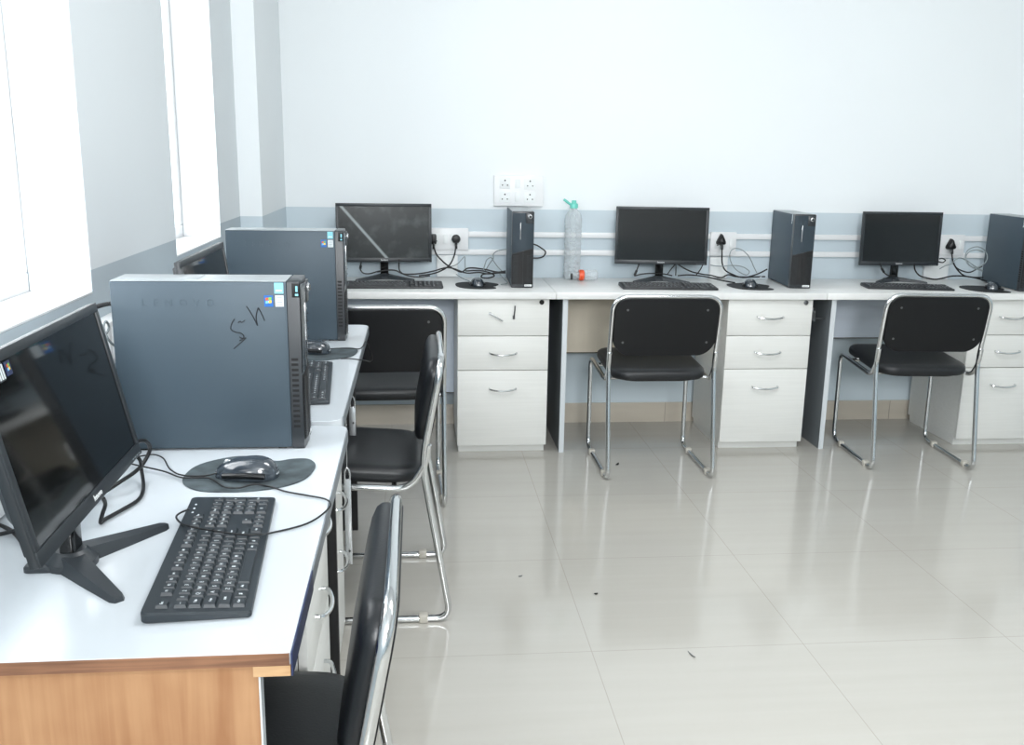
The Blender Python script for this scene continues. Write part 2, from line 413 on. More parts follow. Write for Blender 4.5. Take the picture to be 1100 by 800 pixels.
CABLES = [
 ('keyboard_cable', 'thin black keyboard cord looping across the nearest keyboard to the desk edge', 0.0016, 'cord', [(-0.3708, 1.4754, 0.753), (-0.3788, 1.4657, 0.753), (-0.384, 1.448, 0.753), (-0.3718, 1.4202, 0.753), (-0.3431, 1.3803, 0.761), (-0.308, 1.3638, 0.761), (-0.2656, 1.3471, 0.761), (-0.2433, 1.3458, 0.761), (-0.2289, 1.3998, 0.741), (-0.1786, 1.4349, 0.741), (-0.1517, 1.4941, 0.741), (-0.1494, 1.5196, 0.741), (-0.1592, 1.5422, 0.741), (-0.1928, 1.562, 0.741), (-0.2337, 1.5848, 0.741), (-0.2594, 1.6074, 0.741), (-0.2906, 1.6123, 0.745), (-0.3147, 1.5945, 0.745), (-0.3381, 1.6005, 0.745), (-0.3789, 1.6511, 0.745), (-0.4217, 1.6533, 0.745), (-0.4653, 1.6911, 0.745), (-0.5277, 1.7311, 0.745), (-0.57, 1.7605, 0.745)]),
 ('mouse_cable', 'thin black cord running left from the nearest mouse towards the monitor', 0.0015, 'cord', [(-0.3559, 1.6603, 0.752), (-0.3893, 1.6617, 0.745), (-0.4286, 1.6687, 0.745), (-0.4562, 1.7011, 0.745), (-0.4897, 1.7736, 0.745), (-0.5117, 1.7918, 0.745), (-0.534, 1.7813, 0.745), (-0.556, 1.771, 0.745)]),
 ('monitor_cable', 'thick black cable rising in a loop behind the nearest monitor', 0.0036, 'cord', [(-0.5426, 1.5425, 0.742), (-0.5367, 1.573, 0.747), (-0.5183, 1.5907, 0.757), (-0.4947, 1.6593, 0.767), (-0.4822, 1.6733, 0.792), (-0.4812, 1.6463, 0.817), (-0.4868, 1.6277, 0.822), (-0.4873, 1.5852, 0.822), (-0.4936, 1.565, 0.822)]),
 ('power_cable', 'black power cord bent in a sharp angle under the nearest monitor', 0.0033, 'cord', [(-0.5071, 1.6427, 0.797), (-0.493, 1.6411, 0.787), (-0.4964, 1.663, 0.757), (-0.4805, 1.6127, 0.7415), (-0.4734, 1.5532, 0.7415), (-0.4871, 1.507, 0.7415), (-0.5013, 1.4674, 0.7415), (-0.5034, 1.4558, 0.7415), (-0.4982, 1.4521, 0.757), (-0.4931, 1.4534, 0.772), (-0.4914, 1.4425, 0.787)]),
 ('power_cable', 'upper of two black cords crossing on the desk left of the nearest monitor', 0.0034, 'cord', [(-0.7107, 1.487, 0.7415), (-0.6542, 1.4529, 0.7415), (-0.6186, 1.4162, 0.7435), (-0.5776, 1.3623, 0.7415), (-0.5456, 1.347, 0.7415)]),
 ('monitor_cable', 'lower of two black cords crossing on the desk left of the nearest monitor', 0.0034, 'cord', [(-0.6739, 1.4026, 0.7415), (-0.6394, 1.4168, 0.7415), (-0.6107, 1.4148, 0.7485), (-0.5942, 1.4419, 0.7415)]),
 ('network_cable', 'short black ribbed cable between the nearest monitor top and the computer tower', 0.0032, 'cord', [(-0.6, 1.7543, 1.0345), (-0.61, 1.8394, 1.025), (-0.62, 1.9078, 1.0177), (-0.63, 1.9904, 1.0075), (-0.63, 2.0444, 0.999)]),
 ('network_cable', 'grey looped cable behind the nearest computer tower', 0.0025, 'greycord', [(-0.66, 1.9493, 0.9066), (-0.66, 1.9869, 0.9183), (-0.655, 2.0106, 0.9334), (-0.65, 2.0291, 0.9498), (-0.65, 2.0148, 0.9662), (-0.65, 1.9942, 0.9562), (-0.64, 1.9864, 0.9341), (-0.64, 2.0298, 0.9095)]),
 ('mouse_cable', 'black mouse cord hanging over the edge of the second desk', 0.0017, 'cord', [(-0.2768, 2.8079, 0.741), (-0.2448, 2.8213, 0.741), (-0.2001, 2.8178, 0.741), (-0.1776, 2.8133, 0.741), (-0.165, 2.9329, 0.7395), (-0.158, 3.195, 0.6261), (-0.16, 3.108, 0.6371), (-0.163, 2.6554, 0.741), (-0.1958, 2.6748, 0.741), (-0.2223, 2.6753, 0.741)]),
 ('power_cable', 'black power cord curving down from the socket beside the leftmost wall-side monitor', 0.0036, 'cord', [(0.075, 4.475, 0.9055), (0.074, 4.42, 0.8977), (0.0848, 4.42, 0.8609), (0.1087, 4.42, 0.8328), (0.1391, 4.42, 0.8068), (0.1785, 4.42, 0.7852), (0.2048, 4.42, 0.7765), (0.2331, 4.42, 0.7942), (0.3078, 4.42, 0.7902), (0.3696, 4.42, 0.7773), (0.4115, 4.42, 0.7775)]),
 ('power_cable', 'black power cord dropping from the round plug onto the first wall desk', 0.0034, 'cord', [(0.1803, 4.475, 0.8976), (0.1752, 4.4, 0.8917), (0.1688, 4.4, 0.8571), (0.145, 4.4, 0.8092), (0.1038, 4.4, 0.7829), (0.0648, 4.4, 0.7696), (0.0041, 4.4, 0.7606)]),
 ('monitor_cable', 'black cable arching below the leftmost wall-side monitor to the tower', 0.0034, 'cord', [(-0.1885, 4.38, 0.7796), (-0.1414, 4.38, 0.7884), (-0.103, 4.38, 0.7865), (-0.0689, 4.38, 0.7715), (-0.0388, 4.38, 0.7695), (0.0171, 4.38, 0.7741), (0.0731, 4.38, 0.7852), (0.1293, 4.38, 0.8011), (0.1595, 4.38, 0.7986), (0.2246, 4.38, 0.7772), (0.2855, 4.38, 0.7797), (0.3248, 4.38, 0.7733), (0.3772, 4.38, 0.778), (0.4078, 4.38, 0.7781)]),
 ('monitor_cable', 'black video cable with plug hanging under the leftmost wall-side monitor', 0.003, 'cord', [(-0.2605, 4.43, 0.8338), (-0.2654, 4.43, 0.8034), (-0.2679, 4.43, 0.7861), (-0.2553, 4.43, 0.7687), (-0.2296, 4.43, 0.7645), (-0.188, 4.43, 0.7756), (-0.1517, 4.43, 0.7823)]),
 ('power_cable', 'black cord hanging straight under the leftmost wall-side monitor', 0.003, 'cord', [(-0.088, 4.43, 0.8349), (-0.0884, 4.43, 0.8001), (-0.0847, 4.43, 0.7783), (-0.061, 4.43, 0.7609), (0.0041, 4.43, 0.7502), (0.0565, 4.43, 0.757)]),
 ('usb_cable', 'black cable coiled on the desk behind the first wall-side mouse', 0.0034, 'cord', [(0.2182, 4.34, 0.7908), (0.2613, 4.34, 0.7932), (0.3001, 4.34, 0.7912), (0.3391, 4.34, 0.7806), (0.3523, 4.34, 0.7698), (0.3221, 4.34, 0.7584), (0.2918, 4.34, 0.7631), (0.296, 4.34, 0.7739), (0.3348, 4.34, 0.7806), (0.404, 4.34, 0.7917)]),
 ('network_cable', 'grey network cable arching into the side of the first wall-side tower', 0.0024, 'greycord', [(0.305, 4.41, 0.7826), (0.3134, 4.41, 0.8134), (0.3219, 4.41, 0.8352), (0.3407, 4.41, 0.8463), (0.3527, 4.41, 0.8311), (0.3683, 4.41, 0.8093), (0.3839, 4.41, 0.7918), (0.4018, 4.41, 0.7765)]),
 ('network_cable', 'pale grey cable bending in a tall loop left of the first wall-side tower', 0.0024, 'greycord', [(0.4392, 4.45, 0.8822), (0.4038, 4.45, 0.8797), (0.3708, 4.45, 0.8716), (0.3555, 4.45, 0.8574), (0.3557, 4.45, 0.8398), (0.3383, 4.45, 0.8133), (0.3166, 4.45, 0.7778)]),
 ('network_cable', 'grey cable standing in a narrow peak behind the first wall-side mouse', 0.002, 'greycord', [(0.1184, 4.46, 0.8153), (0.1536, 4.46, 0.7978), (0.1875, 4.46, 0.8113), (0.2063, 4.46, 0.8312), (0.2195, 4.46, 0.8445), (0.2223, 4.46, 0.8115), (0.2243, 4.46, 0.7761)]),
 ('mouse_cable', 'thin grey cord running from the first wall-side mouse to the cables', 0.0018, 'greycord', [(0.1777, 4.4, 0.768), (0.2055, 4.34, 0.7562), (0.2368, 4.28, 0.7514)]),
 ('network_cable', 'thin grey cable lying on the desk against the first wall-side tower', 0.0018, 'greycord', [(0.3834, 4.42, 0.7686), (0.3949, 4.33, 0.7583), (0.4107, 4.3104, 0.7415), (0.3749, 4.2464, 0.7415)]),
 ('power_cable', 'black cable looping out from the right side of the first wall-side tower', 0.0034, 'cord', [(0.5476, 4.47, 0.9053), (0.5657, 4.47, 0.8988), (0.5838, 4.47, 0.8879), (0.6067, 4.47, 0.8681), (0.5982, 4.47, 0.8481), (0.5715, 4.47, 0.839), (0.5491, 4.47, 0.8389)]),
 ('power_cable', 'black power cord dropping from the triangular plug beside the middle monitor', 0.0036, 'cord', [(1.4718, 4.475, 0.9119), (1.4555, 4.42, 0.8903), (1.4622, 4.42, 0.8204), (1.4781, 4.42, 0.7917), (1.5143, 4.42, 0.7716), (1.5688, 4.42, 0.756), (1.6239, 4.42, 0.7676), (1.6623, 4.42, 0.7836), (1.6868, 4.42, 0.7973)]),
 ('monitor_cable', 'black cable running flat from the middle monitor to its tower', 0.0034, 'cord', [(1.2328, 4.38, 0.822), (1.2634, 4.38, 0.8044), (1.3007, 4.38, 0.7881), (1.3562, 4.38, 0.7759), (1.3931, 4.38, 0.7716), (1.4489, 4.38, 0.7607), (1.4801, 4.38, 0.7742), (1.5175, 4.38, 0.7654), (1.5637, 4.38, 0.7634), (1.6652, 4.38, 0.7661)]),
 ('power_cable', 'black cable lying along the desk behind the middle keyboard', 0.0034, 'cord', [(1.2224, 4.34, 0.7737), (1.2763, 4.34, 0.7775), (1.3559, 4.34, 0.7699), (1.4365, 4.34, 0.7525), (1.5036, 4.34, 0.7412)]),
 ('monitor_cable', 'black video cable with plug under the left half of the middle monitor', 0.003, 'cord', [(1.0526, 4.42, 0.8208), (1.0427, 4.42, 0.7895), (1.0326, 4.42, 0.7627), (1.0619, 4.42, 0.7695), (1.1163, 4.42, 0.7742), (1.1712, 4.42, 0.7723), (1.2174, 4.42, 0.7635)]),
 ('usb_cable', 'black cable forming a small triangle beneath the middle monitor', 0.0028, 'cord', [(1.1914, 4.41, 0.7714), (1.2083, 4.41, 0.7961), (1.228, 4.41, 0.8185), (1.2314, 4.41, 0.7917), (1.232, 4.41, 0.7648)]),
 ('power_cable', 'short black cord slanting under the right corner of the middle monitor', 0.003, 'cord', [(1.3656, 4.42, 0.8181), (1.3535, 4.42, 0.7911), (1.3365, 4.42, 0.7685)]),
 ('network_cable', 'pale grey cable making a tall open loop left of the middle tower', 0.0024, 'greycord', [(1.6333, 4.41, 0.7802), (1.6172, 4.41, 0.8072), (1.6009, 4.41, 0.8386), (1.5802, 4.41, 0.8676), (1.5556, 4.41, 0.8875), (1.5319, 4.41, 0.8963), (1.5134, 4.41, 0.897), (1.498, 4.41, 0.8871), (1.4924, 4.41, 0.8692), (1.4966, 4.41, 0.8424), (1.5101, 4.41, 0.8156), (1.5447, 4.41, 0.7843), (1.5852, 4.41, 0.7709), (1.5957, 4.41, 0.7845), (1.5758, 4.41, 0.8024), (1.5426, 4.41, 0.8135), (1.5008, 4.41, 0.8155), (1.4596, 4.41, 0.8117), (1.4273, 4.41, 0.8129), (1.3994, 4.41, 0.8172)]),
 ('mouse_cable', 'whitish mouse cord bunched on the middle mouse pad', 0.0022, 'palecord', [(1.6392, 4.36, 0.7685), (1.5978, 4.32, 0.7602), (1.5632, 4.3, 0.7627), (1.5223, 4.26, 0.759), (1.5313, 4.22, 0.7514), (1.5599, 4.24, 0.7618), (1.604, 4.3, 0.7628), (1.6511, 4.34, 0.7578)]),
 ('power_cable', 'black power cord dropping from the plug beside the rightmost monitor', 0.0036, 'cord', [(2.652, 4.475, 0.8933), (2.6217, 4.42, 0.8803), (2.6313, 4.42, 0.8436), (2.6586, 4.42, 0.8023), (2.7018, 4.42, 0.7701), (2.7715, 4.42, 0.7611), (2.8009, 4.42, 0.7612)]),
 ('network_cable', 'pale grey cable coiled in a round loop beside the rightmost tower', 0.0026, 'greycord', [(2.7157, 4.3, 0.8081), (2.6758, 4.3, 0.8214), (2.6402, 4.3, 0.8392), (2.6218, 4.3, 0.8704), (2.623, 4.3, 0.8972), (2.6395, 4.3, 0.9152), (2.6761, 4.3, 0.9244), (2.711, 4.3, 0.9112), (2.7324, 4.3, 0.8801), (2.7285, 4.3, 0.8531), (2.7031, 4.3, 0.8305), (2.6705, 4.3, 0.8258), (2.6396, 4.3, 0.8436), (2.6236, 4.3, 0.8749), (2.6369, 4.3, 0.8996), (2.6735, 4.3, 0.9087), (2.7078, 4.3, 0.9001)]),
 ('network_cable', 'grey cable wandering from the rightmost socket to the coiled loop', 0.0028, 'greycord', [(2.5333, 4.36, 0.8103), (2.5582, 4.36, 0.8249), (2.5926, 4.36, 0.8365), (2.607, 4.36, 0.8547), (2.6297, 4.36, 0.8639), (2.6596, 4.36, 0.8551), (2.7065, 4.36, 0.828), (2.7584, 4.36, 0.8009)]),
 ('usb_cable', 'black cable looping low behind the rightmost mouse', 0.0032, 'cord', [(2.6176, 4.4, 0.8412), (2.6405, 4.4, 0.8138), (2.6768, 4.4, 0.7956), (2.7164, 4.4, 0.7898), (2.7484, 4.4, 0.8052), (2.7757, 4.4, 0.8191)]),
 ('monitor_cable', 'black cable drooping under the rightmost monitor to the tower', 0.0036, 'cord', [(2.3886, 4.34, 0.8376), (2.3971, 4.34, 0.8061), (2.4241, 4.34, 0.7791), (2.4634, 4.34, 0.7679), (2.5071, 4.34, 0.7613), (2.5444, 4.34, 0.7682), (2.5862, 4.34, 0.7775), (2.6484, 4.34, 0.7778), (2.712, 4.34, 0.7689), (2.772, 4.34, 0.7532)]),
 ('monitor_cable', 'black video cable with plug under the left side of the rightmost monitor', 0.003, 'cord', [(2.2572, 4.42, 0.8323), (2.2674, 4.42, 0.8049), (2.2843, 4.42, 0.782), (2.3099, 4.42, 0.7684), (2.3435, 4.42, 0.7685)]),
 ('usb_cable', 'tiny black cable loop at the lower right corner of the rightmost monitor', 0.0028, 'cord', [(2.5716, 4.44, 0.8503), (2.5858, 4.44, 0.8527), (2.604, 4.44, 0.844), (2.5932, 4.44, 0.8329), (2.5685, 4.44, 0.8364)])
]

# ------------------------------------------------------------------ setting
def struct(name, mb, m, **k):
    return tag(mb.done(name, m, **k), kind='structure')

struct('floor', MB().box(WX-.3, RX+.2, FY-.2, BY+.2, -.08, 0), M['floor'], smooth=False)
struct('ceiling', MB().box(WX-.3, RX+.2, FY-.2, BY+.2, H, H+.1), M['ceiling'], smooth=False)
struct('wall_back', MB().box(WX-.3, RX+.2, BY, BY+.2, 0, H), M['wall'], smooth=False)
struct('wall_right', MB().box(RX, RX+.2, FY, BY, 0, H), M['wall'], smooth=False)
struct('wall_front', MB().box(WX-.3, RX+.2, FY-.2, FY, 0, H), M['wall'], smooth=False)
# left wall with two window openings
W1, W2, WZ0, WZ1, WT = (1.20, 2.10), (2.835, 3.47), 1.012, 2.35, .2
mb = MB()
mb.box(WX-WT, WX, FY, BY, 0, WZ0); mb.box(WX-WT, WX, FY, BY, WZ1, H)
mb.box(WX-WT, WX, FY, W1[0], WZ0, WZ1); mb.box(WX-WT, WX, W1[1], W2[0], WZ0, WZ1); mb.box(WX-WT, WX, W2[1], BY, WZ0, WZ1)
struct('wall_left', mb, wall_mat('wall_paint_shaded', srgb(222,228,231), srgb(180,192,199)), smooth=False)  # same paint as the other walls, darkened to hold this side's shade
# column boxed into the far left corner
struct('wall_column', MB().box(WX, -.614, 3.86, BY, 0, H), M['wall'], smooth=False)
mb = MB(); mb.box(-.614, RX, BY-.012, BY, 0, .1)
struct('baseboard_back', mb, M['skirting'], smooth=False)
mb = MB()
for i in range(9):
    x = -.55+.6*i
    mb.box(x, x+.003, BY-.0135, BY-.0119, 0, .1)
struct('trim_1', mb, pm('tile_joint', srgb(160,152,140), .7), smooth=False)
mb = MB(); mb.box(WX, WX+.012, FY, 3.86, 0, .1)
struct('baseboard_left', mb, M['skirting'], smooth=False)
for i, (a, b) in enumerate((W1, W2), 1):
    w = D.objects.new('window_%d' % i, None); COL.objects.link(w); tag(w, kind='structure'); w.location = (WX-.15, (a+b)/2, WZ0)
    hw, hh = (b-a)/2, WZ1-WZ0
    f = MB()
    f.box(-.02, .02, -hw, hw, 0, .045, .003); f.box(-.02, .02, -hw, hw, hh-.045, hh, .003)
    for y0, y1 in ((-hw, -hw+.045), (hw-.045, hw), (-.018, .018)):
        f.box(-.02, .02, y0, y1, .045, hh-.045, .003)
    f.done('window_frame', M['frame_white'], w)
    MB().box(-.003, .003, -hw+.04, hw-.04, .04, hh-.04).done('window_pane', M['glass'], w, smooth=False)
    MB().box(.022, .150, -hw, hw, 0, .006, .002).done('window_sill', M['frame_white'], w)
    for y0, y1 in ((-hw, -hw+.003), (hw-.003, hw)):
        MB().box(.022, .149, y0, y1, .0065, hh-.001).done('reveal_lining', M['frame_white'], w, smooth=False)

# cable trunking along the back wall
for z0, lab in ((.930, 'upper white cable trunking strip along the back wall above the desks'), (.845, 'lower white cable trunking strip along the back wall just above the desks')):
    t = MB(); t.box(.03, 4.2, BY-.014, BY-.0005, z0, z0+.026, .002)
    tag(t.done('cable_trunking', M['white_plastic']), lab, 'trunking', 'white cable trunking strips on the back wall')

def holes(mb, x, y, z, s=1):
    for dx, dz, r in ((0, .011, .0032), (-.0105, -.008, .0026), (.0105, -.008, .0026)):
        mb.lathe([(r*s, 0), (r*s, .0015)], 10, '-y', (x+dx*s, y, z+dz*s))

def socket(name, label, x0, x1, z0, z1, cells, group=None, face=None):
    cx, cz = (x0+x1)/2, (z0+z1)/2
    t = thing(name, label, 'socket', (cx, BY-.0005, z0), 0, group)
    w, h = (x1-x0)/2, z1-z0
    MB().box(-w, w, -.022, 0, 0, h, .004).done('plate', M['white_plastic'], t)
    for (ax, az, k) in cells:
        if k == 's':
            f = MB().box(ax-.026, ax+.026, -.0245, -.021, az-.026, az+.026, .002).done('socket_face', M['white'], t)
            hb = MB(); holes(hb, ax, -.0245, az, 1.15); hb.done('socket_hole', M['black'], f)
        else:
            MB().box(ax-.011, ax+.011, -.027, -.021, az-.022, az+.022, .002).done('rocker_switch', M['white'], t)
    return t
# eight-module board high on the wall
t = socket('socket_board', 'large white switchboard with four three-pin sockets high on the wall above the first tower', .36, .597, 1.078, 1.222,
       [(-.066, .108, 's'), (.054, .106, 's'), (-.066, .043, 's'), (.054, .043, 's'), (-.006, .108, 'r'), (-.006, .044, 'r')])
socket('wall_socket', 'white double socket plate behind the right edge of the leftmost wall-side monitor', .045, .241, .868, .972, [(-.066, .052, 's'), (.036, .052, 's'), (-.012, .052, 'r')])
socket('wall_socket', 'white socket plate with a triangular black plug right of the middle monitor', 1.43, 1.562, .85, .965, [(-.018, .06, 's'), (.04, .06, 'r')])
socket('wall_socket', 'white socket plate with a black plug right of the rightmost monitor', 2.615, 2.748, .86, .962, [(-.013, .052, 's'), (.045, .052, 'r')])
for x0, x1, z0, z1, lab in ((1.436, 1.525, .7385, .842, 'small white junction box on the wall below the middle socket plate'),
                            (2.55, 2.68, .7385, .842, 'small white junction box on the wall below the rightmost socket plate'),
                            (.09, .19, .7385, .842, 'small white junction box on the wall below the leftmost socket plate')):
    t = thing('junction_box', lab, 'box', ((x0+x1)/2, BY-.0005, z0)); w = (x1-x0)/2
    MB().box(-w, w, -.02, 0, 0, z1-z0, .002).done('box_body', M['white_plastic'], t)
    MB().box(-w+.004, w-.004, -.0235, -.0195, .004, z1-z0-.004, .0015).done('box_cover', M['white'], t)
# sockets on the left wall
def left_socket(label, y0, y1, z0, z1):
    t = thing('wall_socket', label, 'socket', (WX+.0005, (y0+y1)/2, z0)); w = (y1-y0)/2; h = z1-z0
    MB().box(0, .04, -w, w, 0, h, .004).done('plate', M['white_plastic'], t)
    MB().box(.039, .044, -w+.012, w-.012, .012, h-.012, .002).done('socket_face', M['white'], t)
left_socket('white socket box on the left wall peeking out left of the nearest monitor', 1.44, 1.60, .745, .85)
left_socket('white socket box on the left wall between the nearest monitor and tower', 2.06, 2.22, .86, .955)

def plug(label, x, z, kind, y=BY-.0255):
    t = thing('power_plug', label, 'plug', (x, y, z))
    b = MB()
    if kind == 'round':
        b.lathe([(.017, 0), (.021, .004), (.021, .018), (.016, .026), (.006, .028)], 24, '-y')
    elif kind == 'tri':
        out = fillet([(-.004, .03), (.004, .03), (.025, -.012), (.019, -.024), (-.019, -.024), (-.025, -.012), (-.004, .03), (.004, .03)], .012)[0:-1]
        b.loft([(p.x, p.y) for p in out], [(.003, 0), (0, -.004), (.001, -.02), (.006, -.032), (.014, -.036)], 'xz')
    else:
        b.box(-.013, .013, -.045, 0, -.022, .024, .006)
    b.done('plug_body', M['cord'], t)
    c = MB(); c.tube([(0, -.024, -.016), (0, -.03, -.03), (0, -.032, -.045)], .0062, 10); c.done('strain_relief', M['cord'], t)
plug('boxy black plug at the right edge of the leftmost wall-side monitor', .075, .921, 'box')
plug('round black plug in the leftmost socket plate', .181, .922, 'round')
plug('triangular black plug in the socket right of the middle monitor', 1.479, .928, 'tri')
plug('black plug in the socket right of the rightmost monitor', 2.666, .914, 'tri')

# ------------------------------------------------------------------ desks
def back_desk(label, x0, x1, left_panel, modesty, mz, mname, with_edge=True):
    t = thing('desk', label, 'desk', ((x0+x1)/2, (4.03+4.535)/2, 0), 0, 'white desks along the back wall')
    ox, oy = (x0+x1)/2, (4.03+4.535)/2
    MB().box(x0-ox+.001, x1-ox-.001, 4.03-oy, 4.535-oy, .707, TZ, .002).done('tabletop', M['top_back'], t)
    if left_panel:
        MB().box(x0-ox+.034, x0-ox+.054, 4.054-oy, 4.52-oy, 0, .7065).done('side_panel', M['panel_shaded'], t, smooth=False)
        MB().box(x0-ox+.033, x0-ox+.055, 4.05-oy, 4.0535-oy, 0, .7065).done('edge_band', M['panel_edge'], t, smooth=False)
        a = x0-ox+.056
    else:
        a = x0-ox+.05
    p = MB(); p.box(a, .17-ox if not left_panel else a+.73, 4.43-oy, 4.446-oy, mz, .7065); p.done('modesty_panel', M[modesty], t, smooth=False)
    MB().box(a, .17-ox if not left_panel else a+.73, 4.4285-oy, 4.447-oy, mz-.003, mz+.0015).done('lower_edge', M['cream_edge'], t, smooth=False)
    return t, ox, oy
back_desk('white-topped wall desk in the far left corner, partly behind the computer towers', -.612, .600, False, 'modesty_blue', .19, '')
t, ox, oy = back_desk('white-topped middle wall desk with a beige back panel, clear bottle standing on its left end', .600, 1.828, True, 'modesty_cream', .385, '')
t, ox, oy = back_desk('white-topped rightmost wall desk with a pale blue back panel', 1.828, 3.06, True, 'modesty_blue', .455, '')
b = MB(); b.box(1.796-ox, 1.808-ox, 4.10-oy, 4.125-oy, .60, .66, .002); b.tube([(1.802-ox, 4.10-oy, .66), (1.80-ox, 4.085-oy, .645), (1.803-ox, 4.09-oy, .625), (1.802-ox, 4.09-oy, .60)], .004, 8)
b.box(1.8025-ox, 1.862-ox, 4.11-oy, 4.118-oy, .605, .611); b.done('metal_latch', M['grille'] if 'grille' in M else M['screw'], t)

def make_pedestal(label, loc, w=.395, broken=False, group='drawer pedestals under the back wall desks', rz=0, depth=.45):
    t = thing('drawer_unit', label, 'drawers', loc, rz, group)
    h = w/2
    MB().box(-h, h, .018, depth, .034, .7055).done('cabinet_body', M['cream'], t, smooth=False)
    MB().box(-h+.006, h-.006, .03, depth-.01, .0, .0335).done('plinth', M['cream'], t, smooth=False)
    MB().box(-h+.004, h-.004, .0165, .0185, .04, .70).done('gap_shadow', M['cream_edge'], t, smooth=False)
    for i, (z0, z1, hz) in enumerate(((.5405, .7035, .622), (.3855, .5375, .460), (.036, .3825, .298))):
        d = MB().box(-h, h, 0, .0165, z0, z1, .0015).done('drawer', M['cream'], t)
        if i == 0 and broken:
            a = MB(); a.tube([(-.062, -.006, .642), (-.045, -.009, .632), (-.004, -.006, .607)], .003, 8)
            a.lathe([(.006, 0), (.006, .007)], 12, '-y', (-.060, 0, .640)); a.done('broken_handle', M['silver'], d)
            a = MB(); a.tube([(.049, -.006, .675), (.048, -.007, .65), (.044, -.006, .618)], .003, 8); a.box(.040, .050, -.006, 0, .615, .632, .001)
            a.done('broken_handle', M['screw'], d)
        else:
            a = MB(); a.tube([(-.06, 0, hz+.004), (-.058, -.012, hz+.003), (-.035, -.022, hz-.001), (0, -.026, hz-.003), (.035, -.022, hz-.001), (.058, -.012, hz+.003), (.06, 0, hz+.004)], .0042, 8)
            a.done('handle', M['chrome'], d)
        if i == 0:
            l = MB(); l.lathe([(.0105, 0), (.0105, .004), (.008, .005)], 20, '-y', (h-.034, 0, .690)); lk = l.done('lock', M['black' if broken else 'screw'], d)
    return t
make_pedestal('white three-drawer unit under the first wall desk, top drawer with a broken handle', (.3725, 4.058, 0), .402, True)
make_pedestal('white three-drawer unit under the middle wall desk right of the chair', (1.5800, 4.058, 0), .392)
make_pedestal('white three-drawer unit under the rightmost wall desk at the photo edge', (2.737, 4.058, 0), .395)

# the row of desks along the left wall
XR = -.153
def left_desk(label, y0, y1, xr, near):
    ox, oy = -.42, (y0+y1)/2
    t = thing('desk', label, 'desk', (ox, oy, 0), 0, 'white desks along the left wall')
    xl = WX+.014
    top = MB(); top.prism(rrect(xl-ox, xr-ox-.0015, y0-oy, y1-oy, (0, .004 if near else .03, .032, 0), 6), .720 if near else .712, TZ, .0008)
    if near:
        top.mi = 1
        top.box(xl-ox, xr-ox-.003, y0-oy-.0015, y0-oy+.0005, .7205, TZ-.0008)
    top.done('tabletop', [M['top'], M['ply_edge']], t)
    # edge band along the front
    zb = .706
    yb = 1.27 if near else y0+.04
    if near:
        MB().box(xr-ox-.0014, xr-ox+.0008, y0-oy, yb-oy, zb, TZ-.001).done('edge_band', M['navy'], t, smooth=False)
    MB().box(xr-ox-.0014, xr-ox+.0006, yb-oy+.0005, y1-oy-.034, zb+.004, TZ-.001).done('edge_band', M['grey_band'], t, smooth=False)
    # end panel at the near end
    if near:
        MB().box(xl-ox, -.1955-ox, y0-oy+.012, y0-oy+.03, 0, .7195).done('end_panel', M['plywood'], t, smooth=False)
        MB().box(-.1953-ox, -.193-ox, y0-oy+.0115, y0-oy+.031, 0, .7055).done('end_panel_trim', M['panel_edge'], t, smooth=False)
        MB().box(-.199-ox, xr-ox-.002, y0-oy-.001, y0-oy+.011, .7065, .7200).done('raw_batten', M['pine'], t, smooth=False)
        MB().box(-.193-ox, xr-ox-.002, y0-oy+.0115, y1-oy-.04, .7065, .7195).done('front_batten', M['panel_edge'], t, smooth=False)
    else:
        MB().box(xl-ox, -.197-ox, y0-oy+.025, y0-oy+.043, 0, .7115).done('end_panel', M['cream'], t, smooth=False)
    pf, py = (-.182, y1-.055) if near else (-.219, y1-.055)
    MB().box(xl-ox, pf-ox, py-oy, py+.018-oy, 0, .7062 if near else .7115).done('end_panel', M['black_panel'], t, smooth=False)
    if not near:
        for yy, z0, z1, xx in ((2.465, .20, .45, -.205), (2.74, .49, .58, -.207)):
            k = MB(); k.box(xx-ox, xx+.019-ox, yy-oy, yy+.003-oy, z0, z1, .0008)
            k.tube([(xx+.003-ox, yy+.0015-oy, z1-.004), (xx+.003-ox, yy+.0015-oy, z1+.02), (xx+.0095-ox, yy+.0015-oy, z1+.032), (xx+.016-ox, yy+.0015-oy, z1+.02), (xx+.016-ox, yy+.0015-oy, z1-.004)], .0025, 8)
            k.tube([(xx+.0095-ox, yy+.0015-oy, z1+.03), (xx+.0095-ox, yy+.0015-oy, .7118)], .0012, 6, smooth=0)
            k.mi = 1; k.lathe([(.003, 0), (.003, .0012)], 12, '-y', (xx+.012-ox, yy-.0002-oy, z0+.04))
            k.done('hanging_bracket', [M['silver'], M['black']], t)
    MB().box(xl-ox+.01, xl-ox+.028, y0-oy+.06, y1-oy-.06, .2, .7195 if near else .7115).done('back_panel', M['modesty_blue'], t, smooth=False)
left_desk('nearest desk with white glossy top, raw plywood end and navy edge strip', 1.04, 2.008, XR, True)
left_desk('second desk from the camera along the left wall, white top with grey edge', 2.04, 3.245, -.170, False)
make_pedestal('white drawer unit under the nearest desk behind the near chair', (-.197, 1.715, 0), .38, group='drawer units under the left row of desks', rz=PI/2, depth=.42)
make_pedestal('white drawer unit under the second desk just behind the nearest desk', (-.209, 2.262, 0), .375, group='drawer units under the left row of desks', rz=PI/2, depth=.42)

